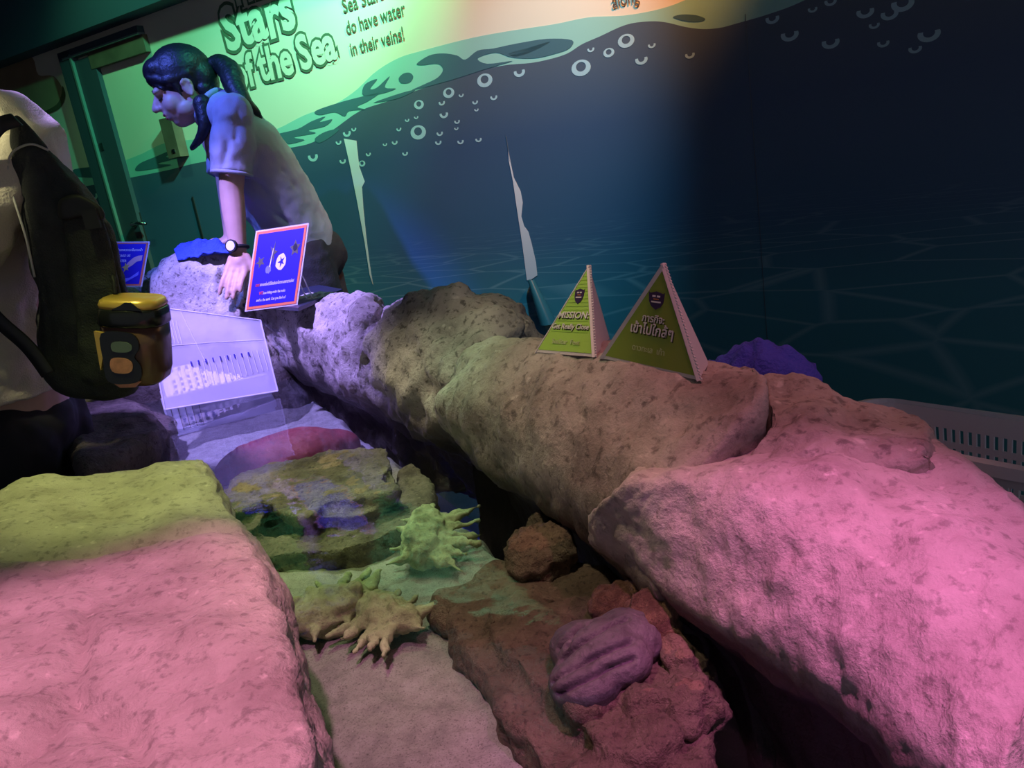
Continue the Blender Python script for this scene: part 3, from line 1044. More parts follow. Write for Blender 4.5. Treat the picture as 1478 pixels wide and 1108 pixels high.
# brown rock in the pool's near half
bm = bmesh.new()
slab(bm, [(652, 876), (690, 826), (735, 800), (770, 790), (830, 800), (880, 824), (940, 866), (975, 900), (1008, 950), (1024, 1000), (1022, 1060), (1008, 1130), (960, 1200), (880, 1180), (800, 1110), (740, 1040), (700, 975), (684, 945), (655, 905)], 0.42, 0.492, -0.03)
slab(bm, [(700, 880), (770, 850), (880, 860), (960, 920), (990, 1000), (960, 1080), (880, 1080), (800, 1010), (740, 950)], 0.45, 0.512, 0.0)
add_ellipsoid(bm, at_height(660, 886, 0.45), (0.05, 0.05, 0.045), None, 3)
me = fuse(bm, 0.0055, 8)
roughen(me, big=0.012, mid=0.005, fine=0.002, seed=41, fb=12, fm=34,
        creases=((hs([(690, 930), (740, 985), (800, 1050), (860, 1090)], .50), 0.010, 0.010), (hs([(790, 850), (815, 845), (835, 842)], .515), 0.010, 0.020),
                 (hs([(860, 1045), (930, 1035), (990, 1062), (1010, 1080)], .50), 0.006, 0.014)))
br = empty('brown_rock', at_height(830, 960, 0.44))
tag(br, 'brown crusted rock bearing a grooved grey lump', 'rock')
link('slab', me, M['brownrock'], br, True)
bm = bmesh.new()
add_ellipsoid(bm, at_height(778, 800, 0.505), (0.058, 0.062, 0.042), None, 4)
add_ellipsoid(bm, at_height(790, 772, 0.49), (0.040, 0.045, 0.035), None, 4)
me = fuse(bm, 0.0045, 3)
roughen(me, big=0.010, mid=0.008, fine=0.003, seed=42, fb=20, fm=50)
link('knob', me, M['brownrock'], br, True)
# grooved lump: an almost shell-like dome with long folds
bm = bmesh.new()
lc = at_height(868, 945, 0.535)
RL = Matrix.Rotation(math.radians(-38), 3, 'Z')
add_ellipsoid(bm, lc, (0.066, 0.050, 0.038), RL, 5)
add_ellipsoid(bm, at_height(905, 925, 0.535), (0.045, 0.042, 0.036), RL, 5)
add_ellipsoid(bm, at_height(845, 985, 0.525), (0.045, 0.040, 0.030), RL, 5)
me = fuse(bm, 0.0026, 8)
lt = BVHTree.FromPolygons([v.co for v in me.vertices], [tuple(p.vertices) for p in me.polygons])
gro = []
for (a_, b_, c_) in (((790, 945), (830, 905), (885, 880)), ((792, 965), (845, 920), (905, 892)), ((796, 985), (855, 948), (912, 925)), ((806, 1002), (862, 972), (915, 950)), ((815, 930), (838, 896), (870, 876))):
    gro.append(([p for p in (lt.ray_cast(EYE, ray(*catmull([V((*a_, 0)), V((*b_, 0)), V((*c_, 0))], q / 6)[:2]).normalized())[0] for q in range(7)) if p is not None], 0.0032, 0.009))
roughen(me, big=0.006, mid=0.003, fine=0.001, seed=43, pit=0, creases=[g for g in gro if len(g[0]) > 1])
link('grooved_lump', me, M['lump'], br, True)
bm = bmesh.new()
add_ellipsoid(bm, at_height(940, 890, 0.545), (0.040, 0.036, 0.030), None, 4)
add_ellipsoid(bm, at_height(895, 872, 0.53), (0.035, 0.030, 0.028), None, 4)
add_ellipsoid(bm, at_height(955, 915, 0.53), (0.030, 0.030, 0.028), None, 4)
me = fuse(bm, 0.0035, 2)
roughen(me, big=0.008, mid=0.006, fine=0.003, seed=44, fb=22, fm=60)
link('orange_crust', me, M['crust'], br, True)
bm = bmesh.new()
add_ellipsoid(bm, at_height(985, 965, 0.50), (0.036, 0.050, 0.042), None, 4)
add_ellipsoid(bm, at_height(990, 1020, 0.50), (0.040, 0.045, 0.036), None, 4)
add_ellipsoid(bm, at_height(930, 1025, 0.505), (0.050, 0.028, 0.026), None, 4)
add_ellipsoid(bm, at_height(870, 1030, 0.505), (0.040, 0.022, 0.022), None, 4)
me = fuse(bm, 0.0045, 3)
roughen(me, big=0.012, mid=0.009, fine=0.003, seed=45, fb=20, fm=48)
link('lobe', me, M['brownrock'], br, True)

# ------------------------------------------------------------------ water
def water_material():
    m = bpy.data.materials.new('pool_water')
    m.use_nodes = True
    nt = m.node_tree
    N, L = nt.nodes, nt.links
    for n in list(N):
        N.remove(n)
    out = N.new('ShaderNodeOutputMaterial')
    tr = N.new('ShaderNodeBsdfTransparent')
    tr.inputs[0].default_value = (0.84, 0.91, 0.94, 1)
    gl = N.new('ShaderNodeBsdfGlossy')
    gl.inputs['Roughness'].default_value = 0.03
    fr = N.new('ShaderNodeFresnel')
    fr.inputs[0].default_value = 1.22
    geo = N.new('ShaderNodeNewGeometry')
    nz = N.new('ShaderNodeTexNoise')
    nz.inputs['Scale'].default_value = 16
    nz.inputs['Detail'].default_value = 2
    L.new(geo.outputs['Position'], nz.inputs['Vector'])
    bp = N.new('ShaderNodeBump')
    bp.inputs['Strength'].default_value = 0.05
    bp.inputs['Distance'].default_value = 0.02
    L.new(nz.outputs['Fac'], bp.inputs['Height'])
    L.new(bp.outputs[0], gl.inputs['Normal'])
    L.new(bp.outputs[0], fr.inputs['Normal'])
    mx = N.new('ShaderNodeMixShader')
    L.new(fr.outputs[0], mx.inputs[0])
    L.new(tr.outputs[0], mx.inputs[1])
    L.new(gl.outputs[0], mx.inputs[2])
    L.new(mx.outputs[0], out.inputs[0])
    return m


M['water'] = water_material()
rightw = [p - PW * 0.07 for p in hs([(300, 480), (400, 512), (450, 535), (490, 552), (560, 588), (640, 622), (668, 655), (730, 696), (800, 738), (915, 824), (1029, 916), (1190, 1017), (1291, 1108), (1480, 1290)], Z_WATER)]
rightw = [V((p.x, min(p.y, 2.75), p.z)) for p in rightw]
leftw = [p + PW * 0.07 for p in hs([(500, 1400), (480, 1180), (462, 1060), (432, 960), (398, 850), (338, 738), (300, 684), (230, 640), (120, 600)], Z_WATER)]
me = mesh_of(rightw + leftw + [V((-1.32, 2.75, Z_WATER))], [tuple(reversed(range(len(rightw) + len(leftw) + 1)))])
tag(link('pool_water', me, M['water']), 'clear shallow water filling the touch pool', 'water', kind='stuff')


# ------------------------------------------------------------------ clear box with ribbed tray in the water
def clear_mat(name, tint, frost=0.0, refl=0.10):
    m = bpy.data.materials.new(name)
    m.use_nodes = True
    nt = m.node_tree
    N, L = nt.nodes, nt.links
    b = N['Principled BSDF']
    out = N['Material Output']
    b.inputs['Base Color'].default_value = (*tint, 1)
    b.inputs['Roughness'].default_value = 0.12
    tr = N.new('ShaderNodeBsdfTransparent')
    tr.inputs[0].default_value = (*[0.7 + 0.3 * c for c in tint], 1)
    mx = N.new('ShaderNodeMixShader')
    mx.inputs[0].default_value = frost + refl
    L.new(tr.outputs[0], mx.inputs[1])
    L.new(b.outputs[0], mx.inputs[2])
    L.new(mx.outputs[0], out.inputs[0])
    return m


M['acrylic'] = clear_mat('clear_acrylic', (0.85, 0.86, 0.95), 0.20)
M['acrylic_edge'] = clear_mat('acrylic_edge', (0.9, 0.9, 1.0), 0.55)
M['tray'] = mat('white_tray', (0.86, 0.85, 0.88), 0.35)
M['slot'] = mat('tray_slot_blue', (0.05, 0.04, 0.35), 0.4)
b1, b2 = at_height(246, 620, 0.47), at_height(404, 580, 0.47)
b1.z = b2.z = 0.446
bd = (b2 - b1).normalized()
bn = V((-bd.y, bd.x, 0))
bw = (b2 - b1).length
bh = 0.125
bdp = 0.12
box = empty('clear_box', b1 + bd * bw / 2 + bn * bdp / 2)
tag(box, 'clear acrylic box with a ribbed white tray standing in the pool', 'box')
RB = Matrix((bd, bn, V((0, 0, 1)))).transposed()


def panel(name, u, v, z, su, sv, sz, m, parent, tilt=None):
    bm = bmesh.new()
    rot = RB if tilt is None else RB @ tilt
    add_box(bm, b1 + bd * u + bn * v + V((0, 0, z)), (su, sv, sz), rot)
    return link(name, bm_mesh(bm), m, parent)


panel('front_pane', bw / 2, 0, bh / 2, bw, 0.004, bh, M['acrylic'], box)
panel('back_pane', bw / 2, bdp, bh / 2, bw, 0.004, bh, M['acrylic'], box)
panel('side_pane', 0.002, bdp / 2, bh / 2, 0.004, bdp - 0.005, bh, M['acrylic'], box)
panel('side_pane', bw - 0.002, bdp / 2, bh / 2, 0.004, bdp - 0.005, bh, M['acrylic'], box)
panel('floor_pane', bw / 2, bdp / 2, 0.004, bw - 0.01, bdp - 0.01, 0.004, M['acrylic'], box)
for (u, v) in ((0, 0), (bw, 0), (bw, bdp), (0, bdp)):
    panel('corner_edge', u, v, bh / 2, 0.006, 0.006, bh, M['acrylic_edge'], box)
panel('top_edge', bw / 2, 0, bh, bw, 0.006, 0.005, M['acrylic_edge'], box)
panel('top_edge', bw / 2, bdp, bh, bw, 0.006, 0.005, M['acrylic_edge'], box)
tl = Matrix.Rotation(math.radians(34), 3, 'X')
tray = panel('tray', bw * 0.47, bdp * 0.5 + 0.02, 0.150, bw * 0.86, 0.125, 0.006, M['tray'], box, tl)
up_t = RB @ tl @ V((0, 1, 0))
nn_t = RB @ tl @ V((0, 0, 1))
tc_ = b1 + bd * bw * 0.47 + bn * (bdp * 0.5 + 0.02) + V((0, 0, 0.150))
for i in range(12):
    u = -0.40 + 0.80 * i / 11
    bm = bmesh.new()
    add_box(bm, tc_ + bd * u * bw * 0.9 + nn_t * 0.006, (0.007, 0.11, 0.008), RB @ tl)
    link('rib', bm_mesh(bm), M['tray'], tray)
    if i < 11:
        bm = bmesh.new()
        add_box(bm, tc_ + bd * (u + 0.036) * bw * 0.9 + nn_t * 0.0035 + up_t * 0.050, (0.008, 0.014, 0.003), RB @ tl)
        link('slot', bm_mesh(bm), M['dark'], tray)
for i in range(5):
    for j in range(3):
        bm = bmesh.new()
        add_box(bm, tc_ + bd * (-0.405 + 0.073 * i + 0.036) * bw * 0.9 + nn_t * 0.0035 + up_t * (-0.048 + 0.024 * j + 0.004 * i), (0.007, 0.012, 0.003), RB @ tl)
        link('slot', bm_mesh(bm), M['slot'], tray)
# etched lines of the front pane
for i in range(5):
    panel('etched_line', bw * (0.05 + 0.06 * i), -0.003, 0.055, 0.0022, 0.0015, 0.08, M['dark'], box)
# clear lid tipped up over the tray
M['lid'] = clear_mat('frosted_lid', (0.80, 0.80, 0.95), 0.30)
lq = [at_depth(238, 591, 2.20), at_depth(401, 564, 2.33), at_depth(376, 462, 2.40), at_depth(208, 441, 2.30)]
ln_ = (lq[1] - lq[0]).cross(lq[3] - lq[0]).normalized()
me = mesh_of([p for p in lq] + [p - ln_ * 0.004 for p in lq], [(0, 1, 2, 3), (7, 6, 5, 4), (0, 4, 5, 1), (1, 5, 6, 2), (2, 6, 7, 3), (3, 7, 4, 0)])
lid = link('lid', me, M['lid'], box)


def lid_line(u0, v0, u1, v1, r=0.0011, m=None):
    q = lambda u, v: lq[0].lerp(lq[1], u).lerp(lq[3].lerp(lq[2], u), v) + ln_ * 0.0008
    bm = bmesh.new()
    add_tube(bm, [q(u0, v0), q((u0 + u1) / 2, (v0 + v1) / 2), q(u1, v1)], r, 6)
    link('etched_line', bm_mesh(bm), m or M['acrylic_edge'], lid)


for (a_, b_) in ((0, 1), (1, 2), (2, 3), (3, 0)):
    bm = bmesh.new()
    add_tube(bm, [lq[a_] + ln_ * 0.0, lq[b_] + ln_ * 0.0], 0.0024, 6)
    link('lid_edge', bm_mesh(bm), M['acrylic_edge'], lid)
lid_line(0.02, 0.60, 0.98, 0.72)
lid_line(0.42, 0.45, 0.30, 0.98, 0.0016)
for i in range(9):
    lid_line(0.03 + 0.028 * i, 0.64, 0.02 + 0.028 * i, 0.88)
for i in range(13):
    lid_line(0.36 + 0.05 * i, 0.16 + 0.012 * i, 0.35 + 0.05 * i, 0.44 + 0.012 * i)
for i in range(9):
    lid_line(0.30 + 0.065 * i, 0.40 + 0.012 * i, 0.297 + 0.065 * i, 0.45 + 0.012 * i, 0.0022, M['slot'])

# ------------------------------------------------------------------ pyramid signs on the long boulder
M['card'] = mat('white_card', (0.66, 0.60, 0.60), 0.6)
M['lime'] = mat('lime_print', (0.40, 0.66, 0.10), 0.5)
M['lime_dark'] = mat('olive_print', (0.25, 0.35, 0.05), 0.5)
M['stripe'] = mat('lime_stripe', (0.26, 0.46, 0.06), 0.5)
M['badge'] = mat('badge_purple', (0.045, 0.025, 0.085), 0.5)
M['badge_orange'] = mat('badge_orange', (0.60, 0.20, 0.06), 0.5)
M['whiteink'] = mat('white_ink', (0.78, 0.76, 0.72), 0.5)
M['paleink'] = mat('pale_green_ink', (0.48, 0.58, 0.26), 0.5)
M['shadowink'] = mat('shadow_ink', (0.035, 0.05, 0.015), 0.5)


def tri_panel(name, a, b, c, thick, m, parent, shrink=0.0, off=0.0):
    n = (b - a).cross(c - a).normalized()
    g = (a + b + c) / 3
    pts = [p + (g - p) * shrink + n * off for p in (a, b, c)]
    vs = [p for p in pts] + [p - n * thick for p in pts]
    me = mesh_of(vs, [(0, 1, 2), (5, 4, 3), (0, 3, 4, 1), (1, 4, 5, 2), (2, 5, 3, 0)])
    return link(name, me, m, parent)


def pyramid(a, b, apex, back, label, face_mat, lines, striped):
    d = (b - a).length
    inward = (back - (a + b) / 2).normalized()
    root = empty('pyramid_sign', (a + b + back) / 3)
    root.location.z = min(a.z, b.z)
    tag(root, label, 'sign')
    fr = tri_panel('front_board', a, b, apex, 0.005, M['card'], root)
    tri_panel('side_board', b, back, apex, 0.004, M['card'], root)
    tri_panel('side_board', back, a, apex, 0.004, M['card'], root)
    tri_panel('green_print', a, b, apex, 0.0006, face_mat, fr, 0.10, 0.0007)
    n = (b - a).cross(apex - a).normalized()
    x = (b - a).normalized()
    mid = a + (b - a) * (apex - a).dot(x) / d
    y = (apex - mid).normalized()
    hgt = (apex - mid).length
    ax = (apex - a).dot(x)
    # local coordinates: u in -0.5..0.5 of the width at that height, v in 0..1 of height

    def loc(u, v, off=0.0012):
        c = a.lerp(apex, v).lerp(b.lerp(apex, v), 0.5)
        return c + x * u * d + n * off
    if striped:
        for i in range(16):
            v = 0.25 + 0.62 * i / 15
            w_ = (1 - v) * 0.80
            p = loc(0, v, 0.0008)
            me = bmesh.new()
            add_box(me, p, (w_ * d, hgt * 0.006, 0.0006), Matrix((x, y, n)).transposed())
            link('stripe', bm_mesh(me), M['stripe'], fr)
    # badge: a shield
    sh = [(-.5, .5), (-.42, .42), (0, .55), (.42, .42), (.5, .5), (.46, -.1), (.3, -.42), (0, -.62), (-.3, -.42), (-.46, -.1)]
    bc = loc(0, 0.655, 0.0012)
    link('badge', prism(sh, lambda u, v: bc + x * u * d * 0.15 + y * v * hgt * 0.145, 0.0008, n), M['badge'], fr)
    for u_, v_, w_, h_, m_ in ((-0.022, 0.035, 0.030, 0.016, M['whiteink']), (0.022, 0.035, 0.030, 0.016, M['whiteink']), (0.0, 0.008, 0.050, 0.010, M['badge_orange']), (0.0, -0.018, 0.090, 0.014, M['whiteink'])):
        k_ = bmesh.new()
        add_box(k_, bc + x * u_ * d + y * v_ * hgt + n * 0.0009, (w_ * d, h_ * hgt, 0.0006), Matrix((x, y, n)).transposed())
        link('badge_bar', bm_mesh(k_), m_, fr)
    for body, wfrac, v, hfrac, m, shadow in lines:
        for off_u, off_v, mm, lay in (((0.008, -0.012, M['shadowink'], 0.0012),) if shadow else ()) + ((0, 0, m, 0.0020),):
            me = text_mesh(body, 1.0, 0.012, 0.0002, shear=0.12 if shadow else 0.0, align='CENTER')
            w_ = max(q.co.x for q in me.vertices) - min(q.co.x for q in me.vertices)
            me.transform(Matrix.Diagonal((wfrac * d / w_, hfrac * hgt / 0.72, 1, 1)))
            place_text(me, loc(off_u, v + off_v, lay), x, y)
            link('lettering', me, mm, fr)
    # beaded edge of the folded card
    for i in range(34):
        t = (i + 0.5) / 34
        bm = bmesh.new()
        bmesh.ops.create_icosphere(bm, subdivisions=1, radius=0.0016, matrix=Matrix.Translation(b.lerp(apex, t) + x * 0.0015 + inward * 0.002))
        link('edge_bead', bm_mesh(bm), M['card'], fr)
    return root


def base_pt(x, y):
    return surf(x, y)


pa, pb = surf(772, 512), surf(858, 519)
zz = max(pa.z, pb.z)
pa, pb = at_height(772, 508, pa.z + 0.004), at_height(858, 515, pb.z + 0.004)
bk = at_height(880, 488, (pa.z + pb.z) / 2)
pyramid(pa, pb, at_depth(850, 382, (pa.y + pb.y + bk.y) / 3), bk, 'narrower bright lime pyramid sign reading MISSION in English', M['lime'],
        (('MISSION:', 0.50, 0.405, 0.075, M['whiteink'], True), ('Get Really Close', 0.60, 0.285, 0.060, M['whiteink'], True), ('SeaStar  Feet', 0.46, 0.115, 0.055, M['paleink'], False)), True)
pa, pb = surf(867, 520), surf(1008, 553)
pa, pb = at_height(866, 516, pa.z + 0.004), at_height(1010, 549, pb.z + 0.004)
bk = at_height(1023, 524, pb.z)
pyramid(pa, pb, at_depth(957, 379, (pa.y + pb.y + bk.y) / 3), bk, 'wider olive green pyramid sign lettered in Thai', M['lime_dark'],
        (('ภารกิจ:', 0.22, 0.445, 0.070, M['whiteink'], True), ('เข้าไปใกล้ๆ', 0.42, 0.325, 0.095, M['whiteink'], True), ('ดาวทะเล  เท้า', 0.32, 0.155, 0.055, M['paleink'], False)), False)

# ------------------------------------------------------------------ blue cloths
M['towel'] = mat('blue_towel', (0.035, 0.08, 0.50), 0.9, bump=0.6, bscale=220)
M['cloth'] = mat('dark_blue_cloth', (0.06, 0.07, 0.50), 0.9, bump=0.5, bscale=200)


def cloth(name, corners, m, label, lift, wrinkle, seed, n=46, bvh=None, hump=0.0):
    """crumpled cloth lying over whatever is under it; corners are four ground points"""
    top, bot, fs = [], [], []
    cm = sum(corners, V()) / 4
    zc = drop(cm.x, cm.y, tree=bvh)
    floor_z = (zc if zc is not None else cm.z) - 0.03
    for i in range(n):
        for j in range(n):
            u, v = i / (n - 1), j / (n - 1)
            p = corners[0].lerp(corners[1], u).lerp(corners[3].lerp(corners[2], u), v)
            p = p + V((fbm(p + V((seed, 0, 0)), 9, 2), fbm(p + V((0, seed, 0)), 9, 2), 0)) * 0.02
            z = drop(p.x, p.y, tree=bvh)
            z = floor_z if z is None else max(z, floor_z)
            edge_ = min(u, v, 1 - u, 1 - v)
            z += lift + wrinkle * abs(fbm(p + V((seed, seed, 0)), 22, 3)) + hump * max(0, 1 - ((u - .5) ** 2 + (v - .5) ** 2) * 4)
            top.append(V((p.x, p.y, z)))
            bot.append(V((p.x, p.y, z - 0.007)))
    k = n * n
    for i in range(n - 1):
        for j in range(n - 1):
            a = i * n + j
            fs.append((a, a + n, a + n + 1, a + 1))
            fs.append((k + a, k + a + 1, k + a + n + 1, k + a + n))
    ring = [j for j in range(n)] + [i * n + n - 1 for i in range(1, n)] + [(n - 1) * n + j for j in range(n - 2, -1, -1)] + [i * n for i in range(n - 2, 0, -1)]
    for q in range(len(ring)):
        a, b_ = ring[q], ring[(q + 1) % len(ring)]
        fs.append((a, b_, k + b_, k + a))
    me = mesh_of(top + bot, fs)
    bm = bmesh.new(); bm.from_mesh(me); bmesh.ops.recalc_face_normals(bm, faces=bm.faces); bm.to_mesh(me); bm.free()
    return tag(link(name, me, m, smooth=True), label, 'cloth')


cloth('towel', [at_depth(252, 366, 2.56), at_depth(335, 366, 2.50), at_depth(345, 352, 2.66), at_depth(258, 352, 2.74)], M['towel'], 'bright blue towel folded under the staff woman\'s far hand', 0.010, 0.016, 3, hump=0.006)
cloth('cloth', [at_depth(1016, 538, 1.12), at_depth(1186, 552, 1.04), at_depth(1170, 540, 1.18), at_depth(1016, 530, 1.27)], M['cloth'], 'dark blue cloth bunched behind the long boulder', 0.020, 0.020, 5, hump=0.06)

# ------------------------------------------------------------------ white basket behind the near boulder
M['basket'] = mat('basket_plastic', (0.85, 0.80, 0.82), 0.45)
kb = at_height(1262, 575, 0.62), at_height(1478, 608, 0.62)
kd = (kb[1] - kb[0]).normalized()
kn = V((-kd.y, kd.x, 0))
if kn.y > 0:
    kn = -kn
k0 = kb[0]


def rounded_rect(lu, lv, r, n=6):
    pts = []
    for cu_, cv_, a0_ in ((r, r, 180), (lu - r, r, 270), (lu - r, lv - r, 0), (r, lv - r, 90)):
        for i in range(n + 1):
            t = math.radians(a0_ + 90 * i / n)
            pts.append((cu_ + r * math.cos(t), cv_ + r * math.sin(t)))
    return pts


def resample(pts, step):
    out = []
    n = len(pts)
    for i in range(n):
        a, b_ = V((*pts[i], 0)), V((*pts[(i + 1) % n], 0))
        m_ = max(1, round((b_ - a).length / step))
        out += [a.lerp(b_, q / m_) for q in range(m_)]
    return out


LU, LV, HB = 0.50, 0.17, 0.17
loop = resample(rounded_rect(LU, LV, 0.05), 0.0065)
while len(loop) % 2:
    loop.pop()
bsk = empty('basket', k0 + kd * LU / 2 + kn * LV / 2 + V((0, 0, -HB)))
tag(bsk, 'white slotted plastic basket behind the near boulder', 'basket')


def bpt(p, z, grow=0.0):
    c = V((LU / 2, LV / 2, 0))
    q = c + (p - c) * (1 + grow)
    return k0 + kd * q.x + kn * q.y + V((0, 0, z))


rows = [0.0, -0.030, -0.052, -0.062, -0.084, -0.094, -0.116, -0.126, -0.148, -HB]
bm = bmesh.new()
grid = [[bm.verts.new(bpt(p, z, 0.10 * z / HB * 0.8)) for p in loop] for z in rows]
for r_ in range(len(rows) - 1):
    for i in range(len(loop)):
        j = (i + 1) % len(loop)
        if r_ in (1, 3, 5, 7) and i % 2 == 0:
            continue
        bm.faces.new((grid[r_][i], grid[r_][j], grid[r_ + 1][j], grid[r_ + 1][i]))
bm.faces.new(grid[-1])
bmesh.ops.recalc_face_normals(bm, faces=bm.faces)
me = bm_mesh(bm)
o = bpy.data.objects.new('tmp', me); COL.objects.link(o)
so = o.modifiers.new('s', 'SOLIDIFY'); so.thickness = 0.004
dg = bpy.context.evaluated_depsgraph_get(); dg.update()
me2 = bpy.data.meshes.new_from_object(o.evaluated_get(dg)); bpy.data.objects.remove(o)
link('slotted_wall', me2, M['basket'], bsk)
bm = bmesh.new()
lip = []
for p in loop:
    c = V((LU / 2, LV / 2, 0)); o_ = (p - c).normalized()
    lip.append([bm.verts.new(bpt(p, 0.0) + (kd * o_.x + kn * o_.y) * a + V((0, 0, b_))) for a, b_ in ((-0.003, 0.0), (0.0, 0.006), (0.012, 0.004), (0.014, -0.012), (0.010, -0.012), (0.006, -0.002))])
for i in range(len(lip)):
    j = (i + 1) % len(lip)
    for q in range(6):
        bm.faces.new((lip[i][q], lip[j][q], lip[j][(q + 1) % 6], lip[i][(q + 1) % 6]))
link('rim_lip', bm_mesh(bm), M['basket'], bsk)
# low dark bench that carries the basket
M['bench'] = mat('dark_bench', (0.025, 0.025, 0.03), 0.6)
bt = k0 + kd * LU / 2 + kn * LV / 2
bench = empty('bench', V((bt.x, bt.y, Z_FLOOR)))
tag(bench, 'low dark bench beneath the white basket', 'bench')
RK = Matrix((kd, kn, V((0, 0, 1)))).transposed()
bm = bmesh.new(); add_box(bm, V((bt.x, bt.y, 0.62 - HB - 0.022)), (LU * 0.95, LV, 0.03), RK); link('top', bm_mesh(bm), M['bench'], bench)
for su in (-1, 1):
    for sv in (-1, 1):
        p = V((bt.x, bt.y, 0)) + kd * su * LU * 0.42 + kn * sv * LV * 0.4
        bm = bmesh.new(); add_box(bm, V((p.x, p.y, (0.62 - HB - 0.037 + Z_FLOOR) / 2)), (0.03, 0.03, 0.62 - HB - 0.037 - Z_FLOOR), RK); link('leg', bm_mesh(bm), M['bench'], bench)

# ------------------------------------------------------------------ blue notices
M['signblue'] = mat('notice_blue', (0.020, 0.012, 0.42), 0.45)
M['signorange'] = mat('notice_orange', (0.75, 0.20, 0.09), 0.5)
M['signtext'] = mat('notice_white', (0.80, 0.80, 0.85), 0.5)
M['signred'] = mat('notice_red', (0.70, 0.08, 0.08), 0.5)
M['olivedraw'] = mat('notice_olive', (0.10, 0.10, 0.09), 0.5)
M['skindraw'] = mat('notice_hand', (0.70, 0.45, 0.42), 0.5)
M['stardraw'] = mat('notice_star', (0.60, 0.50, 0.10), 0.5)
M['wavedraw'] = mat('notice_wave', (0.20, 0.22, 0.80), 0.5)


class Notice:
    """a printed sheet in a clear stand; corners given as world points bl, br, tl"""

    def __init__(self, bl, br, tl, label):
        self.o, self.x, self.y = bl, br - bl, tl - bl
        self.n = self.x.cross(self.y).normalized()
        self.root = empty('notice', (bl + br) / 2)
        tag(self.root, label, 'sign')
        self.quad('stand_sheet', -0.03, -0.02, 1.03, 1.02, M['acrylic_edge'], -0.003, 0.002)
        self.board = self.quad('orange_border', 0, 0, 1, 1, M['signorange'], -0.0008, 0.0012)
        self.quad('blue_print', 0.045, 0.035, 0.955, 0.965, M['signblue'], 0.0005, 0.0005, self.board)

    def p(self, u, v, off=0.0):
        return self.o + self.x * u + self.y * v + self.n * off

    def quad(self, name, u0, v0, u1, v1, m, off, th, parent=None):
        return self.poly(name, [(u0, v0), (u1, v0), (u1, v1), (u0, v1)], m, off, th, parent)

    def poly(self, name, pts, m, off=0.0012, th=0.0004, parent=None):
        return link(name, prism(pts, lambda u, v: self.p(u, v, off), th, self.n), m, parent or self.root)

    def text(self, body, u0, u1, v, h, m):
        me = text_mesh(body, 1.0, 0.012, 0.0002)
        a, b_ = min(q.co.x for q in me.vertices), max(q.co.x for q in me.vertices)
        me.transform(Matrix.Translation((-a, 0, 0)))
        me.transform(Matrix.Diagonal(((u1 - u0) * self.x.length / (b_ - a), h * self.y.length / 0.72, 1, 1)))
        place_text(me, self.p(u0, v, 0.0016), self.x, self.y)
        link('lettering', me, m, self.board)


def star_pts(cx, cy, rx, ry, rot=0.0, inner=0.42, n=5):
    out = []
    for i in range(2 * n):
        r = 1 if i % 2 == 0 else inner
        t = rot + math.pi / 2 + math.pi * i / n
        out.append((cx + rx * r * math.cos(t), cy + ry * r * math.sin(t)))
    return out


def blob(cx, cy, rx, ry, seed=0, n=14, amp=0.18):
    rnd = random.Random(seed)
    return [(cx + rx * (1 + rnd.uniform(-amp, amp)) * math.cos(2 * math.pi * i / n), cy + ry * (1 + rnd.uniform(-amp, amp)) * math.sin(2 * math.pi * i / n)) for i in range(n)]


# dark board carrying the first notice
nb1, nb2 = at_depth(352, 433, 2.30), at_depth(427, 437, 2.27)
M['board'] = mat('dark_board', (0.025, 0.028, 0.055), 0.35)
bdz = min(nb1.z, nb2.z) - 0.006
f1, f2 = at_height(350, 438, bdz), at_height(430, 444, bdz)
f3, f4 = at_height(494, 417, bdz), at_height(455, 410, bdz)
sb = link('display_board', prism([(p.x, p.y) for p in (f1, f2, f3, f4)], lambda x, y: V((x, y, bdz - 0.010)), 0.010, V((0, 0, 1))), M['board'])
tag(sb, 'flat dark board on the lilac boulder under a blue notice', 'board')
nb1.z = nb2.z = bdz + 0.0045
N1 = Notice(nb1, nb2, at_depth(371, 335, 2.35), 'blue and orange notice reading love hiding under the rocks')
N1.text('พวกเรา', 0.13, 0.22, 0.285, 0.040, M['signred'])
N1.text('ชอบหลบซ่อนตัวใต้ก้อนหินและในทราย มองหาเราเจอไหม?', 0.22, 0.90, 0.285, 0.040, M['signtext'])
N1.text('WE', 0.22, 0.30, 0.175, 0.042, M['signred'])
N1.text('love hiding under the rocks', 0.31, 0.75, 0.175, 0.036, M['signtext'])
N1.text('and in the sand. Can you find us?', 0.19, 0.78, 0.088, 0.036, M['signtext'])
N1.poly('starfish_drawing', star_pts(0.16, 0.60, 0.10, 0.085, 0.5), M['olivedraw'], parent=N1.board)
N1.poly('starfish_drawing', star_pts(0.40, 0.70, 0.085, 0.16, -0.25, 0.30), M['olivedraw'], parent=N1.board)
N1.poly('starfish_arm', [(0.355, 0.52), (0.375, 0.52), (0.40, 0.76), (0.39, 0.76)], M['signtext'], 0.0018, parent=N1.board)
N1.poly('ring_drawing', blob(0.345, 0.49, 0.055, 0.055, 3), M['wavedraw'], parent=N1.board)
N1.poly('shell_drawing', blob(0.58, 0.57, 0.105, 0.105, 4, amp=0.10), M['signtext'], parent=N1.board)
N1.poly('starfish_drawing', star_pts(0.59, 0.57, 0.07, 0.075, 0.4, 0.35), M['signblue'], 0.0018, parent=N1.board)
N1.poly('starfish_drawing', star_pts(0.83, 0.72, 0.11, 0.11, 0.1, 0.5), M['olivedraw'], parent=N1.board)
N1.poly('starfish_centre', blob(0.83, 0.73, 0.04, 0.045, 6), M['board'], 0.0018, parent=N1.board)
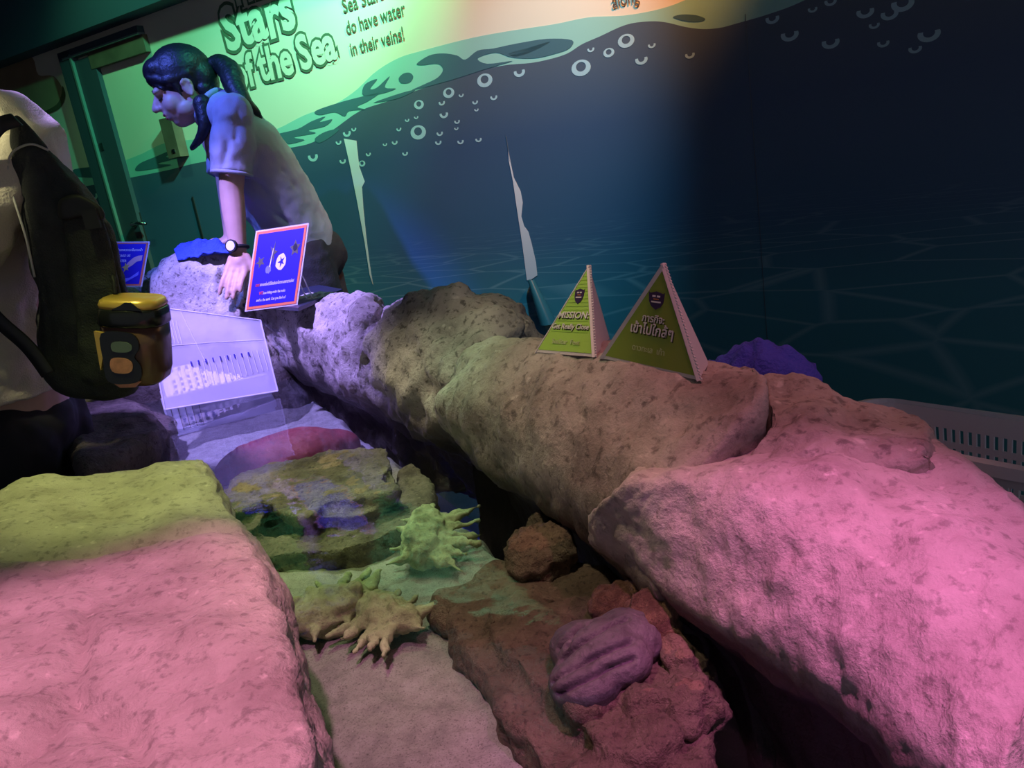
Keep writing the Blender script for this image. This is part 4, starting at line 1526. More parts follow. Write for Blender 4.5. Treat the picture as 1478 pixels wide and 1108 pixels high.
# clear foot of the stand, leaning behind the sheet
bm = bmesh.new()
for u in (0.86, 0.98):
    add_limb(bm, N1.p(u, 0.42, -0.004), V((*(N1.p(u, 0.0) + V((0.035, 0.075, 0))).xy, bdz + 0.004)), 0.0022, 0.0022, 8)
link('stand_leg', bm_mesh(bm), M['acrylic_edge'], N1.root)

q1, q2 = at_depth(145, 412, 2.62), at_depth(203, 412, 2.60)
g = min(z for z in (drop(q1.x, q1.y), drop(q2.x, q2.y), q1.z) if z is not None)
N2 = Notice(q1, q2, at_depth(156, 350, 2.66), 'smaller blue notice about water, part hidden by the backpack')
N2.text('กรุณาอย่ายกพวกเราขึ้นจากน้ำ', 0.06, 0.90, 0.80, 0.055, M['signtext'])
N2.text("DON'T TAKE US", 0.06, 0.62, 0.665, 0.055, M['signtext'])
N2.text('OUT WATER', 0.10, 0.55, 0.545, 0.055, M['signtext'])
N2.poly('hand_drawing', [(0.92, 0.70), (0.92, 0.58), (0.80, 0.55), (0.70, 0.46), (0.60, 0.40), (0.54, 0.42), (0.58, 0.52), (0.70, 0.64), (0.82, 0.69)], M['skindraw'], parent=N2.board)
N2.poly('starfish_drawing', star_pts(0.56, 0.42, 0.10, 0.12, 0.3), M['stardraw'], 0.0018, parent=N2.board)
N2.poly('wave_drawing', [(0.30, 0.48), (0.24, 0.40), (0.30, 0.24), (0.48, 0.16), (0.70, 0.18), (0.90, 0.33), (0.90, 0.24), (0.72, 0.14), (0.60, 0.07), (0.52, 0.10), (0.36, 0.14), (0.24, 0.22), (0.16, 0.40), (0.24, 0.50)], M['wavedraw'], parent=N2.board)
bm = bmesh.new()
for u in (0.15, 0.85):
    b0 = N2.p(u, 0.4, -0.004)
    e0 = N2.p(u, 0.0) + V((0.02, 0.07, 0))
    zz = drop(e0.x, e0.y)
    add_limb(bm, b0, V((e0.x, e0.y, (zz if zz is not None else e0.z - 0.01))), 0.0022, 0.0022, 8)
link('stand_leg', bm_mesh(bm), M['acrylic_edge'], N2.root)

# ------------------------------------------------------------------ people
M['skin'] = mat('skin', (0.52, 0.33, 0.25), 0.5, noise_amt=0.06, nscale=30)
M['hair'] = mat('black_hair', (0.012, 0.011, 0.013), 0.46, spec=0.4, bump=0.2, bscale=140)
M['polo'] = mat('polo_cloth', (0.33, 0.34, 0.38), 0.85, bump=0.25, bscale=400)
M['trouser'] = mat('dark_trousers', (0.030, 0.026, 0.026), 0.8, bump=0.2, bscale=200)
M['lip'] = mat('lip', (0.36, 0.11, 0.11), 0.4)
M['lash'] = mat('lash', (0.01, 0.008, 0.008), 0.6)
M['eyewhite'] = mat('eye_white', (0.7, 0.7, 0.7), 0.3)
M['strap'] = mat('watch_strap', (0.015, 0.015, 0.018), 0.5)
M['dial'] = mat('watch_dial', (0.75, 0.75, 0.78), 0.25)


def hand(bm, wrist, knuckle, fan, normal, curl, tips, rad=0.0085, thumb_side=1):
    """palm block plus four fingers and a thumb.  tips: list of four finger-tip points"""
    d = (knuckle - wrist)
    x = fan.normalized()
    add_limb(bm, wrist, wrist.lerp(knuckle, 0.45), 0.026, 0.031, 14, True, 0.60, normal)
    for i in range(4):
        k = knuckle + x * (i - 1.5) * 0.0185
        add_limb(bm, wrist.lerp(knuckle, 0.25) + x * (i - 1.5) * 0.010, k, 0.013, 0.0115, 10)
        t = tips[i]
        m1 = k.lerp(t, 0.42) + normal * curl
        m2 = k.lerp(t, 0.74) + normal * curl * 0.75
        add_limb(bm, k, m1, rad * 1.18, rad * 1.05, 10)
        add_limb(bm, m1, m2, rad * 1.05, rad * 0.95, 10)
        add_limb(bm, m2, t, rad * 0.95, rad * 0.78, 10)
    b0 = wrist.lerp(knuckle, 0.22) + x * thumb_side * 0.026
    b1_ = b0 + d * 0.45 + x * thumb_side * 0.020 - normal * 0.006
    b2_ = b1_ + d * 0.40 + x * thumb_side * 0.004 - normal * 0.008
    add_limb(bm, b0, b1_, 0.013, 0.0105, 10)
    add_limb(bm, b1_, b2_, 0.0105, 0.0078, 10)


# --- staff woman leaning over the far rocks
P = at_depth
wpel = P(438, 350, 2.84)
wch = P(338, 205, 2.74)
wneck = P(308, 158, 2.74)
whead = P(262, 122, 2.74)
nsh, fsh = P(338, 168, 2.60), P(318, 160, 2.90)
nel, nwr = P(334, 275, 2.57), P(344, 362, 2.53)
fel, fwr = P(330, 275, 2.80), P(336, 347, 2.64)
hipn, hipf = P(440, 372, 2.76), P(446, 362, 2.92)
woman = empty('person', V((wpel.x, wpel.y + 0.02, Z_FLOOR)))
tag(woman, 'woman with a long black ponytail and grey polo shirt leaning on the rocks', 'person')

# facial frame: fx forward (out of the face), fz up through the crown, fy towards the camera side ear
vz = V((0, 0, 1))
face_fwd = (P(200, 152, 2.70) - P(262, 128, 2.74)).normalized()
fy = vz.cross(face_fwd).normalized()
if fy.y > 0:
    fy = -fy
fz = face_fwd.cross(fy)
if fz.z < 0:
    fz = -fz
fx = face_fwd
hc = whead
RH = Matrix((fx, fy, fz)).transposed()


def H(x, y, z):
    return hc + fx * x + fy * y + fz * z


bm = bmesh.new()
add_ellipsoid(bm, H(-0.008, 0, 0.022), (0.092, 0.072, 0.088), RH, 4)          # skull
add_ellipsoid(bm, H(0.030, 0, -0.045), (0.058, 0.058, 0.074), RH, 4)          # face
add_ellipsoid(bm, H(0.044, 0, -0.094), (0.032, 0.034, 0.026), RH, 3)          # chin
for s_ in (-1, 1):
    add_ellipsoid(bm, H(0.052, s_ * 0.034, -0.046), (0.027, 0.026, 0.030), RH, 3)   # cheeks
    add_ellipsoid(bm, H(0.012, s_ * 0.048, -0.074), (0.036, 0.018, 0.026), RH, 3)   # jaw
    add_ellipsoid(bm, H(0.078, s_ * 0.028, 0.002), (0.014, 0.024, 0.011), RH, 3)    # brow
    # ear: rim, lobe, hollow left open
    for q in range(7):
        t = math.radians(-80 + 36 * q)
        add_ellipsoid(bm, H(-0.012 - 0.014 * math.cos(t), s_ * 0.072, -0.022 + 0.024 * math.sin(t)), (0.006, 0.008, 0.007), RH, 2)
    add_ellipsoid(bm, H(-0.010, s_ * 0.068, -0.026), (0.014, 0.006, 0.022), RH, 2)
add_limb(bm, H(0.084, 0, -0.006), H(0.107, 0, -0.040), 0.009, 0.0125, 12)     # nose
add_ellipsoid(bm, H(0.098, 0.011, -0.044), (0.010, 0.008, 0.008), RH, 2)
add_ellipsoid(bm, H(0.098, -0.011, -0.044), (0.010, 0.008, 0.008), RH, 2)
add_ellipsoid(bm, H(0.082, 0, -0.064), (0.013, 0.022, 0.009), RH, 3)          # upper lip
add_ellipsoid(bm, H(0.078, 0, -0.078), (0.012, 0.019, 0.009), RH, 3)          # lower lip
add_limb(bm, H(-0.025, 0, -0.05), wneck, 0.048, 0.052, 16)                    # neck
# trunk under the clothes
add_limb(bm, wneck, wch, 0.06, 0.10, 16)
add_limb(bm, wch, wpel, 0.10, 0.105, 20)
add_limb(bm, nsh, fsh, 0.050, 0.050, 14)
# arms
add_limb(bm, nsh, nel, 0.047, 0.037, 14)
add_limb(bm, nel, nel.lerp(nwr, 0.35), 0.037, 0.036, 14)
add_limb(bm, nel.lerp(nwr, 0.35), nwr, 0.036, 0.0255, 14)
add_limb(bm, fsh, fel, 0.047, 0.037, 14)
add_limb(bm, fel, fwr, 0.037, 0.0255, 14)
# near hand: draped down over the front of the boulder
kn_ = P(341, 392, 2.495)
fan = (P(352, 393, 2.49) - P(330, 391, 2.49)).normalized()
tips = [P(317, 424, 2.455), P(327, 431, 2.445), P(337, 430, 2.445), P(347, 420, 2.455)]
hand(bm, nwr, kn_, fan, V((-0.1, -0.95, 0.25)).normalized(), 0.006, tips, thumb_side=1)
# far hand lying on the towel, pointing left
kf = P(316, 350, 2.66)
fan2 = V((0.25, -0.9, 0.1)).normalized()
hand(bm, fwr, kf, fan2, V((0, -0.2, 0.95)).normalized(), 0.006, [P(304, 357, 2.60), P(300, 354, 2.63), P(301, 351, 2.66), P(304, 349, 2.69)], thumb_side=1)
# legs and feet
for h_, sgn in ((hipn, -1), (hipf, 1)):
    kneep = V((h_.x + 0.04, h_.y + 0.02, 0.42))
    ank = V((h_.x + 0.08, h_.y + 0.05, Z_FLOOR + 0.07))
    add_limb(bm, h_, kneep, 0.080, 0.055, 16)
    add_limb(bm, kneep, ank, 0.052, 0.036, 16)
    add_limb(bm, ank - V((0, 0, 0.035)), ank + V((-0.13, 0, -0.042)), 0.036, 0.026, 12)
me = fuse(bm, 0.0046, 4)
body = link('body', me, M['skin'], woman, True)

# face details
for s_ in (-1, 1):
    bm = bmesh.new()
    add_tube(bm, [H(0.0855, s_ * 0.015, -0.022), H(0.0825, s_ * 0.027, -0.0235), H(0.0735, s_ * 0.040, -0.0205)], [0.0010, 0.0024, 0.0014], 8)
    link('eyelash', bm_mesh(bm), M['lash'], body, True)
    bm = bmesh.new()
    add_tube(bm, [H(0.0905, s_ * 0.014, 0.004), H(0.0895, s_ * 0.028, 0.008), H(0.079, s_ * 0.043, 0.005)], [0.0018, 0.0026, 0.0012], 8)
    link('eyebrow', bm_mesh(bm), M['hair'], body, True)
bm = bmesh.new()
add_ellipsoid(bm, H(0.0915, 0, -0.0645), (0.0045, 0.019, 0.0050), RH, 3)
add_ellipsoid(bm, H(0.0870, 0, -0.0765), (0.0045, 0.016, 0.0055), RH, 3)
link('lips', bm_mesh(bm), M['lip'], body, True)

# hair: cap, fringe swept back, gathered tail, loose lock
bm = bmesh.new()
add_ellipsoid(bm, H(-0.014, 0, 0.030), (0.098, 0.079, 0.089), RH, 4)
add_ellipsoid(bm, H(-0.066, 0, -0.004), (0.050, 0.070, 0.066), RH, 4)
add_ellipsoid(bm, H(0.046, 0, 0.060), (0.048, 0.058, 0.042), RH, 4)
for s_ in (-1, 1):
    add_limb(bm, H(0.074, s_ * 0.030, 0.044), H(0.034, s_ * 0.062, 0.012), 0.018, 0.012, 12)
    add_limb(bm, H(0.034, s_ * 0.060, 0.016), H(-0.030, s_ * 0.064, 0.014), 0.016, 0.018, 12)
    add_limb(bm, H(0.086, s_ * 0.020, 0.040), H(0.060, s_ * 0.054, 0.000), 0.009, 0.004, 10)
    add_limb(bm, H(0.020, s_ * 0.066, 0.000), H(0.014, s_ * 0.067, -0.040), 0.007, 0.003, 8)
    add_limb(bm, H(-0.056, s_ * 0.045, -0.04), H(-0.050, s_ * 0.045, -0.085), 0.026, 0.014, 10)
me = fuse(bm, 0.0036, 6)
roughen(me, big=0.003, mid=0.0, fine=0.0006, seed=51, pit=0, fm=30, ff=120)
link('hair', me, M['hair'], woman, True)
bm = bmesh.new()
tail = [P(300, 98, 2.76), P(316, 92, 2.76), P(332, 104, 2.74), P(340, 126, 2.70), P(352, 146, 2.67), P(368, 160, 2.68), P(378, 172, 2.70)]
rad = [0.020, 0.030, 0.038, 0.034, 0.026, 0.016, 0.006]
for i in range(24):
    t0, t1 = i / 24, (i + 1) / 24
    r0 = catmull([V((r, 0, 0)) for r in rad], t0).x
    r1 = catmull([V((r, 0, 0)) for r in rad], t1).x
    add_limb(bm, catmull(tail, t0), catmull(tail, t1), r0, r1, 12)
lock = [P(292, 150, 2.68), P(296, 180, 2.66), P(288, 200, 2.66), P(277, 214, 2.67)]
for i in range(10):
    add_limb(bm, catmull(lock, i / 10), catmull(lock, (i + 1) / 10), 0.030 - 0.0022 * i, 0.030 - 0.0022 * (i + 1), 10)
me = fuse(bm, 0.004, 3)
roughen(me, big=0.003, mid=0.0015, fine=0.0006, seed=52, pit=0, fm=26, ff=100)
link('ponytail', me, M['hair'], woman, True)

# polo shirt
bm = bmesh.new()
wmid = P(395, 270, 2.79)
whem = P(430, 350, 2.83)
sax = (fsh - nsh).normalized()


def oval(bm, stations, seg=28):
    """closed trunk skin through elliptical stations (centre, axis vector a, axis vector b)"""
    rings = []
    for c, a, b in stations:
        rings.append([bm.verts.new(c + a * math.cos(2 * math.pi * i / seg) + b * math.sin(2 * math.pi * i / seg)) for i in range(seg)])
    for r0, r1 in zip(rings, rings[1:]):
        for i in range(seg):
            j = (i + 1) % seg
            bm.faces.new((r0[i], r0[j], r1[j], r1[i]))
    bm.faces.new(rings[0][::-1])
    bm.faces.new(rings[-1])


ta = (wch - wpel).normalized()
tb = ta.cross(sax).normalized()          # front-back axis
if tb.x > 0:
    tb = -tb
cc = (nsh + fsh) / 2
oval(bm, [(P(430, 362, 2.84), sax * 0.155, (tb * 0.8 + V((-0.5, 0, 0.3))).normalized() * 0.122),
          (P(428, 345, 2.83), sax * 0.155, tb * 0.128),
          (P(408, 300, 2.80), sax * 0.150, tb * 0.122),
          (P(378, 252, 2.77), sax * 0.155, tb * 0.125),
          (P(350, 212, 2.75), sax * 0.165, tb * 0.120),
          (P(334, 182, 2.75), sax * 0.165, tb * 0.095),
          (P(318, 160, 2.745), sax * 0.110, tb * 0.062),
          (P(310, 150, 2.74), sax * 0.062, tb * 0.054)])
for a_, b_ in ((nsh, nel), (fsh, fel)):
    st = a_.lerp(b_, 0.78)
    add_limb(bm, a_ + (cc - a_) * 0.12, st, 0.066, 0.062, 20, True, 1.0, None, True, False)
    add_limb(bm, a_, cc, 0.062, 0.075, 18)
me = fuse(bm, 0.0055, 5)
fold = []
for (x0, y0, x1, y1, d_) in ((318, 178, 326, 235, 2.53), (330, 175, 322, 240, 2.53), (345, 150, 340, 200, 2.54), (352, 250, 400, 300, 2.62), (365, 285, 430, 335, 2.66), (380, 230, 450, 270, 2.66), (400, 250, 470, 300, 2.68), (345, 240, 372, 320, 2.62)):
    fold.append(([P(x0, y0, d_), P((x0 + x1) / 2 + 3, (y0 + y1) / 2, d_), P(x1, y1, d_)], 0.010, 0.010))
roughen(me, big=0.010, mid=0.003, fine=0.0, seed=53, pit=0, fb=9, fm=20, creases=fold)
link('shirt', me, M['polo'], woman, True)
# collar and sleeve band
bm = bmesh.new()
nd = (H(-0.025, 0, -0.05) - wneck).normalized()
cr = [wneck + nd * 0.012 + (frame_z(nd) @ V((math.cos(t) * 0.060, math.sin(t) * 0.060, 0))) for t in [2 * math.pi * i / 24 for i in range(25)]]
add_tube(bm, cr, 0.011, 8)
link('collar', bm_mesh(bm), M['polo'], woman, True)
bm = bmesh.new()
st = nsh.lerp(nel, 0.77)
sd = (nel - nsh).normalized()
add_tube(bm, [st + frame_z(sd) @ V((math.cos(t) * 0.058, math.sin(t) * 0.058, 0)) for t in [2 * math.pi * i / 24 for i in range(25)]], 0.006, 8)
link('sleeve_band', bm_mesh(bm), M['polo'], woman, True)
# trousers
bm = bmesh.new()
add_ellipsoid(bm, P(440, 372, 2.85), (0.150, 0.150, 0.11), None, 3)
for h_ in (hipn, hipf):
    kneep = V((h_.x + 0.04, h_.y + 0.02, 0.42))
    ank = V((h_.x + 0.08, h_.y + 0.05, Z_FLOOR + 0.07))
    add_limb(bm, h_, kneep, 0.100, 0.072, 16)
    add_limb(bm, kneep, ank, 0.072, 0.062, 16)
me = fuse(bm, 0.008, 5)
roughen(me, big=0.008, mid=0.003, fine=0.0, seed=54, pit=0)
link('trousers', me, M['trouser'], woman, True)
# wrist watch
wd_ = (nwr - nel).normalized()
wc = nel.lerp(nwr, 0.94)
RW = frame_z(wd_)
bm = bmesh.new()
add_tube(bm, [wc + RW @ V((math.cos(t) * 0.0300, math.sin(t) * 0.0300, 0)) for t in [2 * math.pi * i / 24 for i in range(25)]], 0.006, 8)
watch = link('watch', bm_mesh(bm), M['strap'], woman, True)
fn = V((-0.25, -0.9, 0.25)).normalized()
wcf = wc + fn * 0.033
bm = bmesh.new()
add_tube(bm, [wcf - fn * 0.004, wcf + fn * 0.006], 0.0195, 24)
link('watch_case', bm_mesh(bm), M['strap'], watch)
bm = bmesh.new()
add_tube(bm, [wcf + fn * 0.0055, wcf + fn * 0.0072], 0.0150, 24)
link('watch_dial', bm_mesh(bm), M['dial'], watch)

# --- visitor at the left edge, bending over, with a backpack
M['cream_shirt'] = mat('cream_shirt', (0.56, 0.52, 0.38), 0.85, bump=0.3, bscale=260)
M['pack'] = mat('olive_backpack', (0.030, 0.034, 0.028), 0.8, noise_amt=0.25, nscale=30, bump=0.4, bscale=300)
M['pack_dark'] = mat('black_webbing', (0.014, 0.014, 0.016), 0.6)
M['piping'] = mat('pale_piping', (0.42, 0.42, 0.34), 0.5)
M['jeans'] = mat('black_trousers', (0.012, 0.012, 0.014), 0.85)
DV = 1.72
vpel = P(15, 600, DV + 0.10)
vch = P(-20, 290, DV + 0.02)
vneck = P(-75, 190, DV)
vhead = P(-170, 150, DV)
visitor = empty('person', V((vpel.x, vpel.y, Z_FLOOR)))
tag(visitor, 'person in a cream shirt and black trousers wearing an olive backpack', 'person')
vns, vfs = P(-20, 240, DV - 0.16), P(-30, 215, DV + 0.18)
vne, vnw = P(-110, 420, DV - 0.20), P(-190, 520, DV - 0.10)
bm = bmesh.new()
add_ellipsoid(bm, vhead, (0.095, 0.075, 0.11), None, 4)
add_ellipsoid(bm, vhead + V((-0.05, 0, -0.05)), (0.055, 0.058, 0.075), None, 3)
add_limb(bm, vhead + V((-0.105, 0, -0.02)), vhead + V((-0.118, 0, -0.05)), 0.010, 0.014, 10)
for s_ in (-1, 1):
    add_ellipsoid(bm, vhead + V((0.01, s_ * 0.078, -0.02)), (0.018, 0.008, 0.030), None, 2)
add_limb(bm, vhead + V((0.02, 0, -0.05)), vneck, 0.052, 0.056, 14)
add_limb(bm, vneck, vch, 0.07, 0.12, 16)
add_limb(bm, vch, vpel, 0.12, 0.125, 18)
add_limb(bm, vns, vfs, 0.055, 0.055, 14)
vfe, vfw = P(-120, 400, DV + 0.22), P(-200, 500, DV + 0.10)
for a_, e_, w_ in ((vns, vne, vnw), (vfs, vfe, vfw)):
    add_limb(bm, a_, e_, 0.052, 0.040, 14)
    add_limb(bm, e_, w_, 0.040, 0.028, 14)
    d_ = (w_ - e_).normalized()
    k_ = w_ + d_ * 0.085
    fan_ = d_.cross(V((0, 0, 1))).normalized()
    nr_ = fan_.cross(d_).normalized()
    hand(bm, w_, k_, fan_, nr_, 0.010, [k_ + d_ * L_ + fan_ * (i - 1.5) * 0.020 for i, L_ in enumerate((0.062, 0.076, 0.072, 0.055))])
for s_ in (-1, 1):
    h_ = vpel + V((0, s_ * 0.09, -0.04))
    kn2 = V((h_.x - 0.05, h_.y, 0.36))
    an2 = V((h_.x - 0.02, h_.y + 0.02, Z_FLOOR + 0.07))
    add_limb(bm, h_, kn2, 0.09, 0.06, 16)
    add_limb(bm, kn2, an2, 0.056, 0.04, 16)
    add_limb(bm, an2 - V((0, 0, 0.035)), an2 + V((-0.15, 0, -0.04)), 0.038, 0.028, 12)
link('body', fuse(bm, 0.006, 4), M['skin'], visitor, True)
bm = bmesh.new()
add_ellipsoid(bm, vhead + V((0.022, 0, 0.028)), (0.10, 0.088, 0.10), None, 4)
add_ellipsoid(bm, vhead + V((0.05, 0, -0.03)), (0.07, 0.078, 0.08), None, 3)
me = fuse(bm, 0.006, 3)
roughen(me, big=0, mid=0.004, fine=0.002, seed=60, pit=0)
link('hair', me, M['hair'], visitor, True)
# shirt: loose, creased, hem hanging over the belt
bm = bmesh.new()
oval(bm, [(P(10, 560, DV + 0.09), V((0.135, 0, -0.02)), V((0, 0.185, 0))),
          (P(0, 500, DV + 0.08), V((0.150, 0, 0.0)), V((0, 0.195, 0))),
          (P(-10, 400, DV + 0.05), V((0.155, 0, 0.03)), V((0, 0.195, 0))),
          (P(-15, 300, DV + 0.02), V((0.165, 0, 0.04)), V((0, 0.20, 0))),
          (P(-25, 235, DV), V((0.150, 0, 0.05)), V((0, 0.20, 0))),
          (P(-45, 190, DV), V((0.110, 0, 0.05)), V((0, 0.16, 0))),
          (P(-75, 170, DV), V((0.06, 0, 0.05)), V((0, 0.09, 0)))], 32)
for a_, b_ in ((vns, vne), (vfs, vfe)):
    add_limb(bm, a_, a_.lerp(b_, 0.85), 0.085, 0.080, 18, True, 1.0, None, True, False)
me = fuse(bm, 0.007, 4)
fold = []
rnd = random.Random(4)
for i in range(16):
    y0 = 150 + 25 * i
    fold.append(([P(-60, y0 + 30, DV - 0.17), P(0, y0 + rnd.uniform(-10, 20), DV - 0.17), P(70, y0 + rnd.uniform(-40, 30), DV - 0.10)], 0.011, 0.014))
roughen(me, big=0.020, mid=0.007, fine=0.0, seed=61, pit=0, fb=7, fm=16, creases=fold)
link('shirt', me, M['cream_shirt'], visitor, True)
bm = bmesh.new()
add_ellipsoid(bm, vpel + V((0.0, 0, -0.02)), (0.135, 0.175, 0.13), None, 3)
for s_ in (-1, 1):
    h_ = vpel + V((0.01, s_ * 0.085, -0.05))
    kn2 = V((h_.x - 0.03, h_.y, 0.36))
    an2 = V((h_.x - 0.02, h_.y + 0.02, Z_FLOOR + 0.07))
    add_limb(bm, h_, kn2, 0.118, 0.085, 16)
    add_limb(bm, kn2, an2, 0.085, 0.07, 16)
me = fuse(bm, 0.009, 4)
roughen(me, big=0.012, mid=0.004, fine=0.0, seed=62, pit=0)
link('trousers', me, M['jeans'], visitor, True)

# backpack
DB = 1.60
pack = empty('backpack', P(120, 560, DB))
tag(pack, 'dark olive backpack hanging diagonally on the visitor in cream', 'backpack')


def soft_outline(px, depth, thick, seed, voxel=0.006, bulge=0.5):
    """padded shape: outline in pixels at a depth, given real thickness with rounded faces"""
    pts = [at_depth(x, y, depth) for x, y in smooth_px(px, 3, True)]
    c = sum(pts, V()) / len(pts)
    bm = bmesh.new()
    layers = []
    for o_, s_ in ((-0.5, 0.82), (-0.42, 0.94), (-0.2, 1.0), (0.2, 1.0), (0.42, 0.94), (0.5, 0.82)):
        layers.append([bm.verts.new(c + (p - c) * s_ + V((-0.5, 1, 0)) * o_ * thick) for p in pts])
    n = len(pts)
    for a_, b_ in zip(layers, layers[1:]):
        for i in range(n):
            j = (i + 1) % n
            bm.faces.new((a_[i], a_[j], b_[j], b_[i]))
    bm.faces.new(layers[0][::-1])
    bm.faces.new(layers[-1])
    return bm


bm = soft_outline([(18, 214), (42, 204), (70, 216), (100, 246), (135, 292), (162, 348), (187, 412), (204, 470), (208, 530), (190, 562), (150, 572), (100, 566), (66, 548), (58, 480), (54, 404), (44, 352), (28, 310), (15, 262)], DB, 0.17, 1)
me = fuse(bm, 0.006, 10)
fold = [(ds([(60, 240, DB - 0.08), (95, 330, DB - 0.08), (120, 430, DB - 0.08), (140, 540, DB - 0.08)]), 0.006, 0.010), (ds([(25, 290, DB - 0.08), (60, 380, DB - 0.08), (75, 500, DB - 0.08)]), 0.006, 0.007),
        (ds([(90, 300, DB - 0.08), (140, 298, DB - 0.08)]), 0.006, 0.010)]
roughen(me, big=0.014, mid=0.004, fine=0.0, seed=63, pit=0, fb=8, fm=18, creases=fold)
link('main_bag', me, M['pack'], pack, True)
bm = soft_outline([(92, 306), (140, 296), (152, 330), (172, 400), (180, 470), (172, 545), (120, 550), (108, 450), (98, 370)], DB - 0.085, 0.05, 2)
me = fuse(bm, 0.005, 8)
roughen(me, big=0.008, mid=0.003, fine=0, seed=64, pit=0)
link('front_pocket', me, M['pack'], pack, True)
bm = soft_outline([(84, 290), (112, 280), (146, 298), (150, 318), (118, 314), (88, 318)], DB - 0.11, 0.02, 3)
link('flap', fuse(bm, 0.004, 4), M['pack_dark'], pack, True)
bm = bmesh.new()
add_box(bm, P(132, 316, DB - 0.125), (0.026, 0.008, 0.034), None)
link('buckle', bm_mesh(bm), M['pack_dark'], pack)
bm = bmesh.new()
add_tube(bm, [catmull(ds([(70, 217, DB - 0.07), (45, 208, DB - 0.085), (20, 218, DB - 0.085), (12, 236, DB - 0.085), (13, 262, DB - 0.085), (24, 300, DB - 0.085), (38, 345, DB - 0.085), (50, 400, DB - 0.085)]), i / 40) for i in range(41)], 0.0022, 8)
link('piping', bm_mesh(bm), M['piping'], pack, True)
link('top_flap', fuse(soft_outline([(22, 166), (42, 182), (58, 200), (70, 220), (20, 226), (14, 200)], DB - 0.05, 0.05, 5), 0.005, 5), M['pack'], pack, True)
for pts in ([(24, 172), (-10, 190), (-40, 260), (-45, 350)], [(-45, 350), (-20, 440), (40, 500), (70, 540)]):
    bm = bmesh.new()
    ln = [catmull(ds([(x, y, DB - 0.09 if i == 0 else DB - 0.13) for i, (x, y) in enumerate(pts)]), q / 24) for q in range(25)]
    R_ = []
    for q, p in enumerate(ln):
        d_ = (ln[min(24, q + 1)] - ln[max(0, q - 1)]).normalized()
        sd_ = d_.cross(V((0, 1, 0))).normalized()
        R_.append([bm.verts.new(p + sd_ * a_ + V((0, b_, 0))) for a_, b_ in ((-0.013, -0.003), (0.013, -0.003), (0.013, 0.003), (-0.013, 0.003))])
    for q in range(24):
        for i in range(4):
            bm.faces.new((R_[q][i], R_[q][(i + 1) % 4], R_[q + 1][(i + 1) % 4], R_[q + 1][i]))
    bm.faces.new(R_[0]); bm.faces.new(R_[-1])
    link('shoulder_strap', bm_mesh(bm), M['pack_dark'], pack, True)

# black and gold tub hooked on the backpack
M['gold'] = mat('gold_plastic', (0.60, 0.36, 0.09), 0.28, metal=0.35)
M['brownplastic'] = mat('brown_gloss', (0.10, 0.050, 0.035), 0.22)
M['blackgloss'] = mat('black_gloss', (0.010, 0.010, 0.012), 0.20)
M['greywin'] = mat('grey_window', (0.10, 0.13, 0.12), 0.4)
M['copper'] = mat('copper_window', (0.48, 0.20, 0.12), 0.35, metal=0.2, noise_amt=0.3, nscale=60)
DT = 1.46
tc0, tc1 = P(203, 552, DT), P(192, 428, DT)
tu = (tc1 - tc0).normalized()
tr_ = (P(242, 480, DT) - P(152, 480, DT))
tr_ = (tr_ - tu * tr_.dot(tu)).normalized()
tn = tr_.cross(tu)           # towards the camera
if tn.y > 0:
    tn = -tn
hT = (tc1 - tc0).length
tub = empty('tub', tc0)
tag(tub, 'glossy black and gold rounded tub hooked to the backpack', 'container')


def ring_skin(name, stations, m, parent, seg=40, sup=3.2):
    """superellipse stations: (height share, half width, half depth)"""
    bm = bmesh.new()
    rings = []
    for h_, a_, b_ in stations:
        rr = []
        for i in range(seg):
            t = 2 * math.pi * i / seg
            c_, s_ = math.cos(t), math.sin(t)
            rr.append(bm.verts.new(tc0 + tu * hT * h_ + tr_ * a_ * math.copysign(abs(c_) ** (2 / sup), c_) + tn * b_ * math.copysign(abs(s_) ** (2 / sup), s_)))
        rings.append(rr)
    for r0, r1 in zip(rings, rings[1:]):
        for i in range(seg):
            j = (i + 1) % seg
            bm.faces.new((r0[i], r0[j], r1[j], r1[i]))
    bm.faces.new(rings[0][::-1]); bm.faces.new(rings[-1])
    return link(name, bm_mesh(bm), m, parent, True)


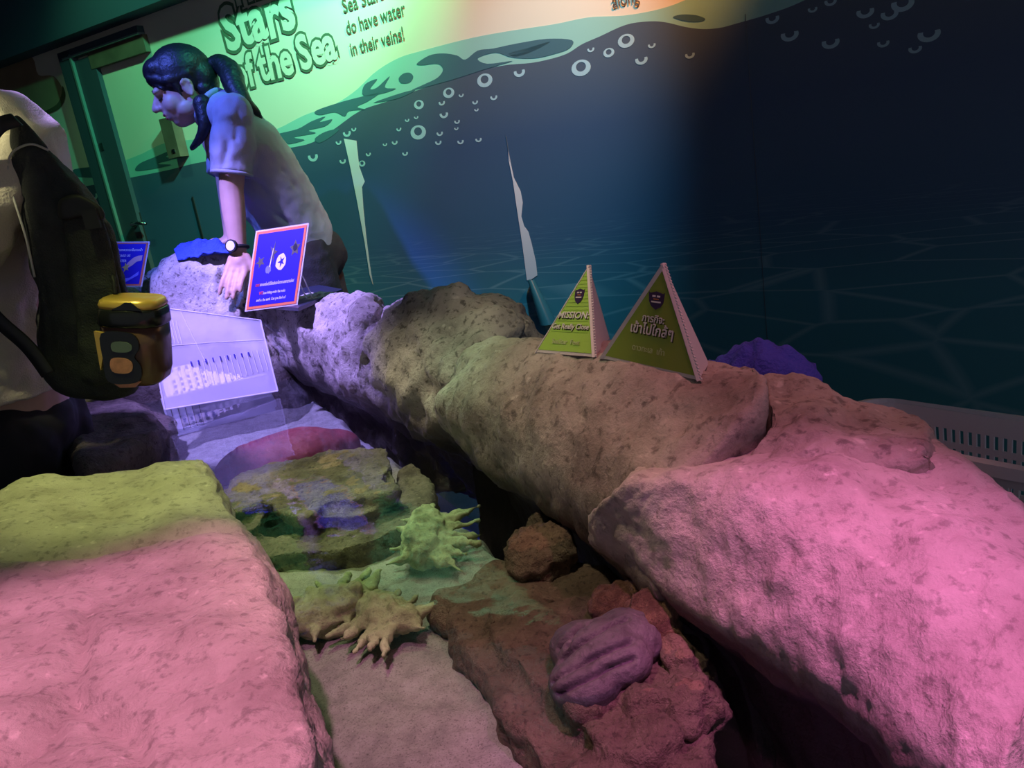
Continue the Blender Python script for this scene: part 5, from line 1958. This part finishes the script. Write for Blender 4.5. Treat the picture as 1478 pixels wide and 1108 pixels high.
w_ = 0.054
ring_skin('shell', [(0.0, w_ * 0.45, w_ * 0.40), (0.02, w_ * 0.72, w_ * 0.66), (0.08, w_ * 0.92, w_ * 0.84), (0.20, w_ * 1.0, w_ * 0.92), (0.50, w_ * 1.02, w_ * 0.94), (0.72, w_ * 1.0, w_ * 0.92)], M['brownplastic'], tub)
ring_skin('collar', [(0.70, w_ * 1.02, w_ * 0.95), (0.72, w_ * 1.06, w_ * 0.98), (0.88, w_ * 1.03, w_ * 0.95), (0.90, w_ * 0.98, w_ * 0.90)], M['blackgloss'], tub)
ring_skin('lid', [(0.895, w_ * 0.98, w_ * 0.90), (0.93, w_ * 1.0, w_ * 0.93), (0.98, w_ * 0.94, w_ * 0.88), (1.0, w_ * 0.86, w_ * 0.80)], M['gold'], tub)


def front_poly(name, pts, m, off, th, parent):
    return link(name, prism(pts, lambda u, v: tc0 + tu * hT * v + tr_ * u * w_ + tn * (w_ * 0.93 + off), th, tn), m, parent)


front_poly('gold_wedge', [(-0.95, 0.66), (-0.60, 0.64), (-0.72, 0.40), (-0.86, 0.22)], M['gold'], -0.006, 0.008, tub)
fp = front_poly('black_panel', smooth_px([(-0.70, 0.64), (0.10, 0.66), (0.42, 0.60), (0.46, 0.48), (0.30, 0.38), (0.48, 0.28), (0.44, 0.14), (0.10, 0.08), (-0.62, 0.10), (-0.72, 0.36)], 4, True), M['blackgloss'], 0.001, 0.004, tub)
front_poly('window', smooth_px([(-0.36, 0.545), (0.05, 0.555), (0.24, 0.52), (0.24, 0.47), (0.05, 0.44), (-0.36, 0.45)], 4, True), M['greywin'], 0.005, 0.002, fp)
front_poly('window', smooth_px([(-0.44, 0.36), (0.0, 0.37), (0.22, 0.32), (0.20, 0.24), (0.0, 0.20), (-0.44, 0.22)], 4, True), M['copper'], 0.005, 0.002, fp)
front_poly('lid_patch', [(-0.35, 0.90), (0.15, 0.90), (0.62, 0.895), (0.30, 0.985), (0.10, 0.985), (-0.05, 0.95)], M['blackgloss'], -0.003, 0.003, tub)
front_poly('base_patch', [(-0.55, 0.08), (0.40, 0.10), (0.20, 0.03), (-0.30, 0.02)], M['copper'], -0.004, 0.003, tub)
bm = bmesh.new()
add_tube(bm, [catmull([tc1 + tn * -0.02 - tr_ * 0.04, tc1 + tu * 0.03 - tr_ * 0.05 - tn * 0.04, P(165, 430, DB - 0.02)], i / 14) for i in range(15)], 0.004, 8)
link('hook_strap', bm_mesh(bm), M['pack_dark'], tub, True)
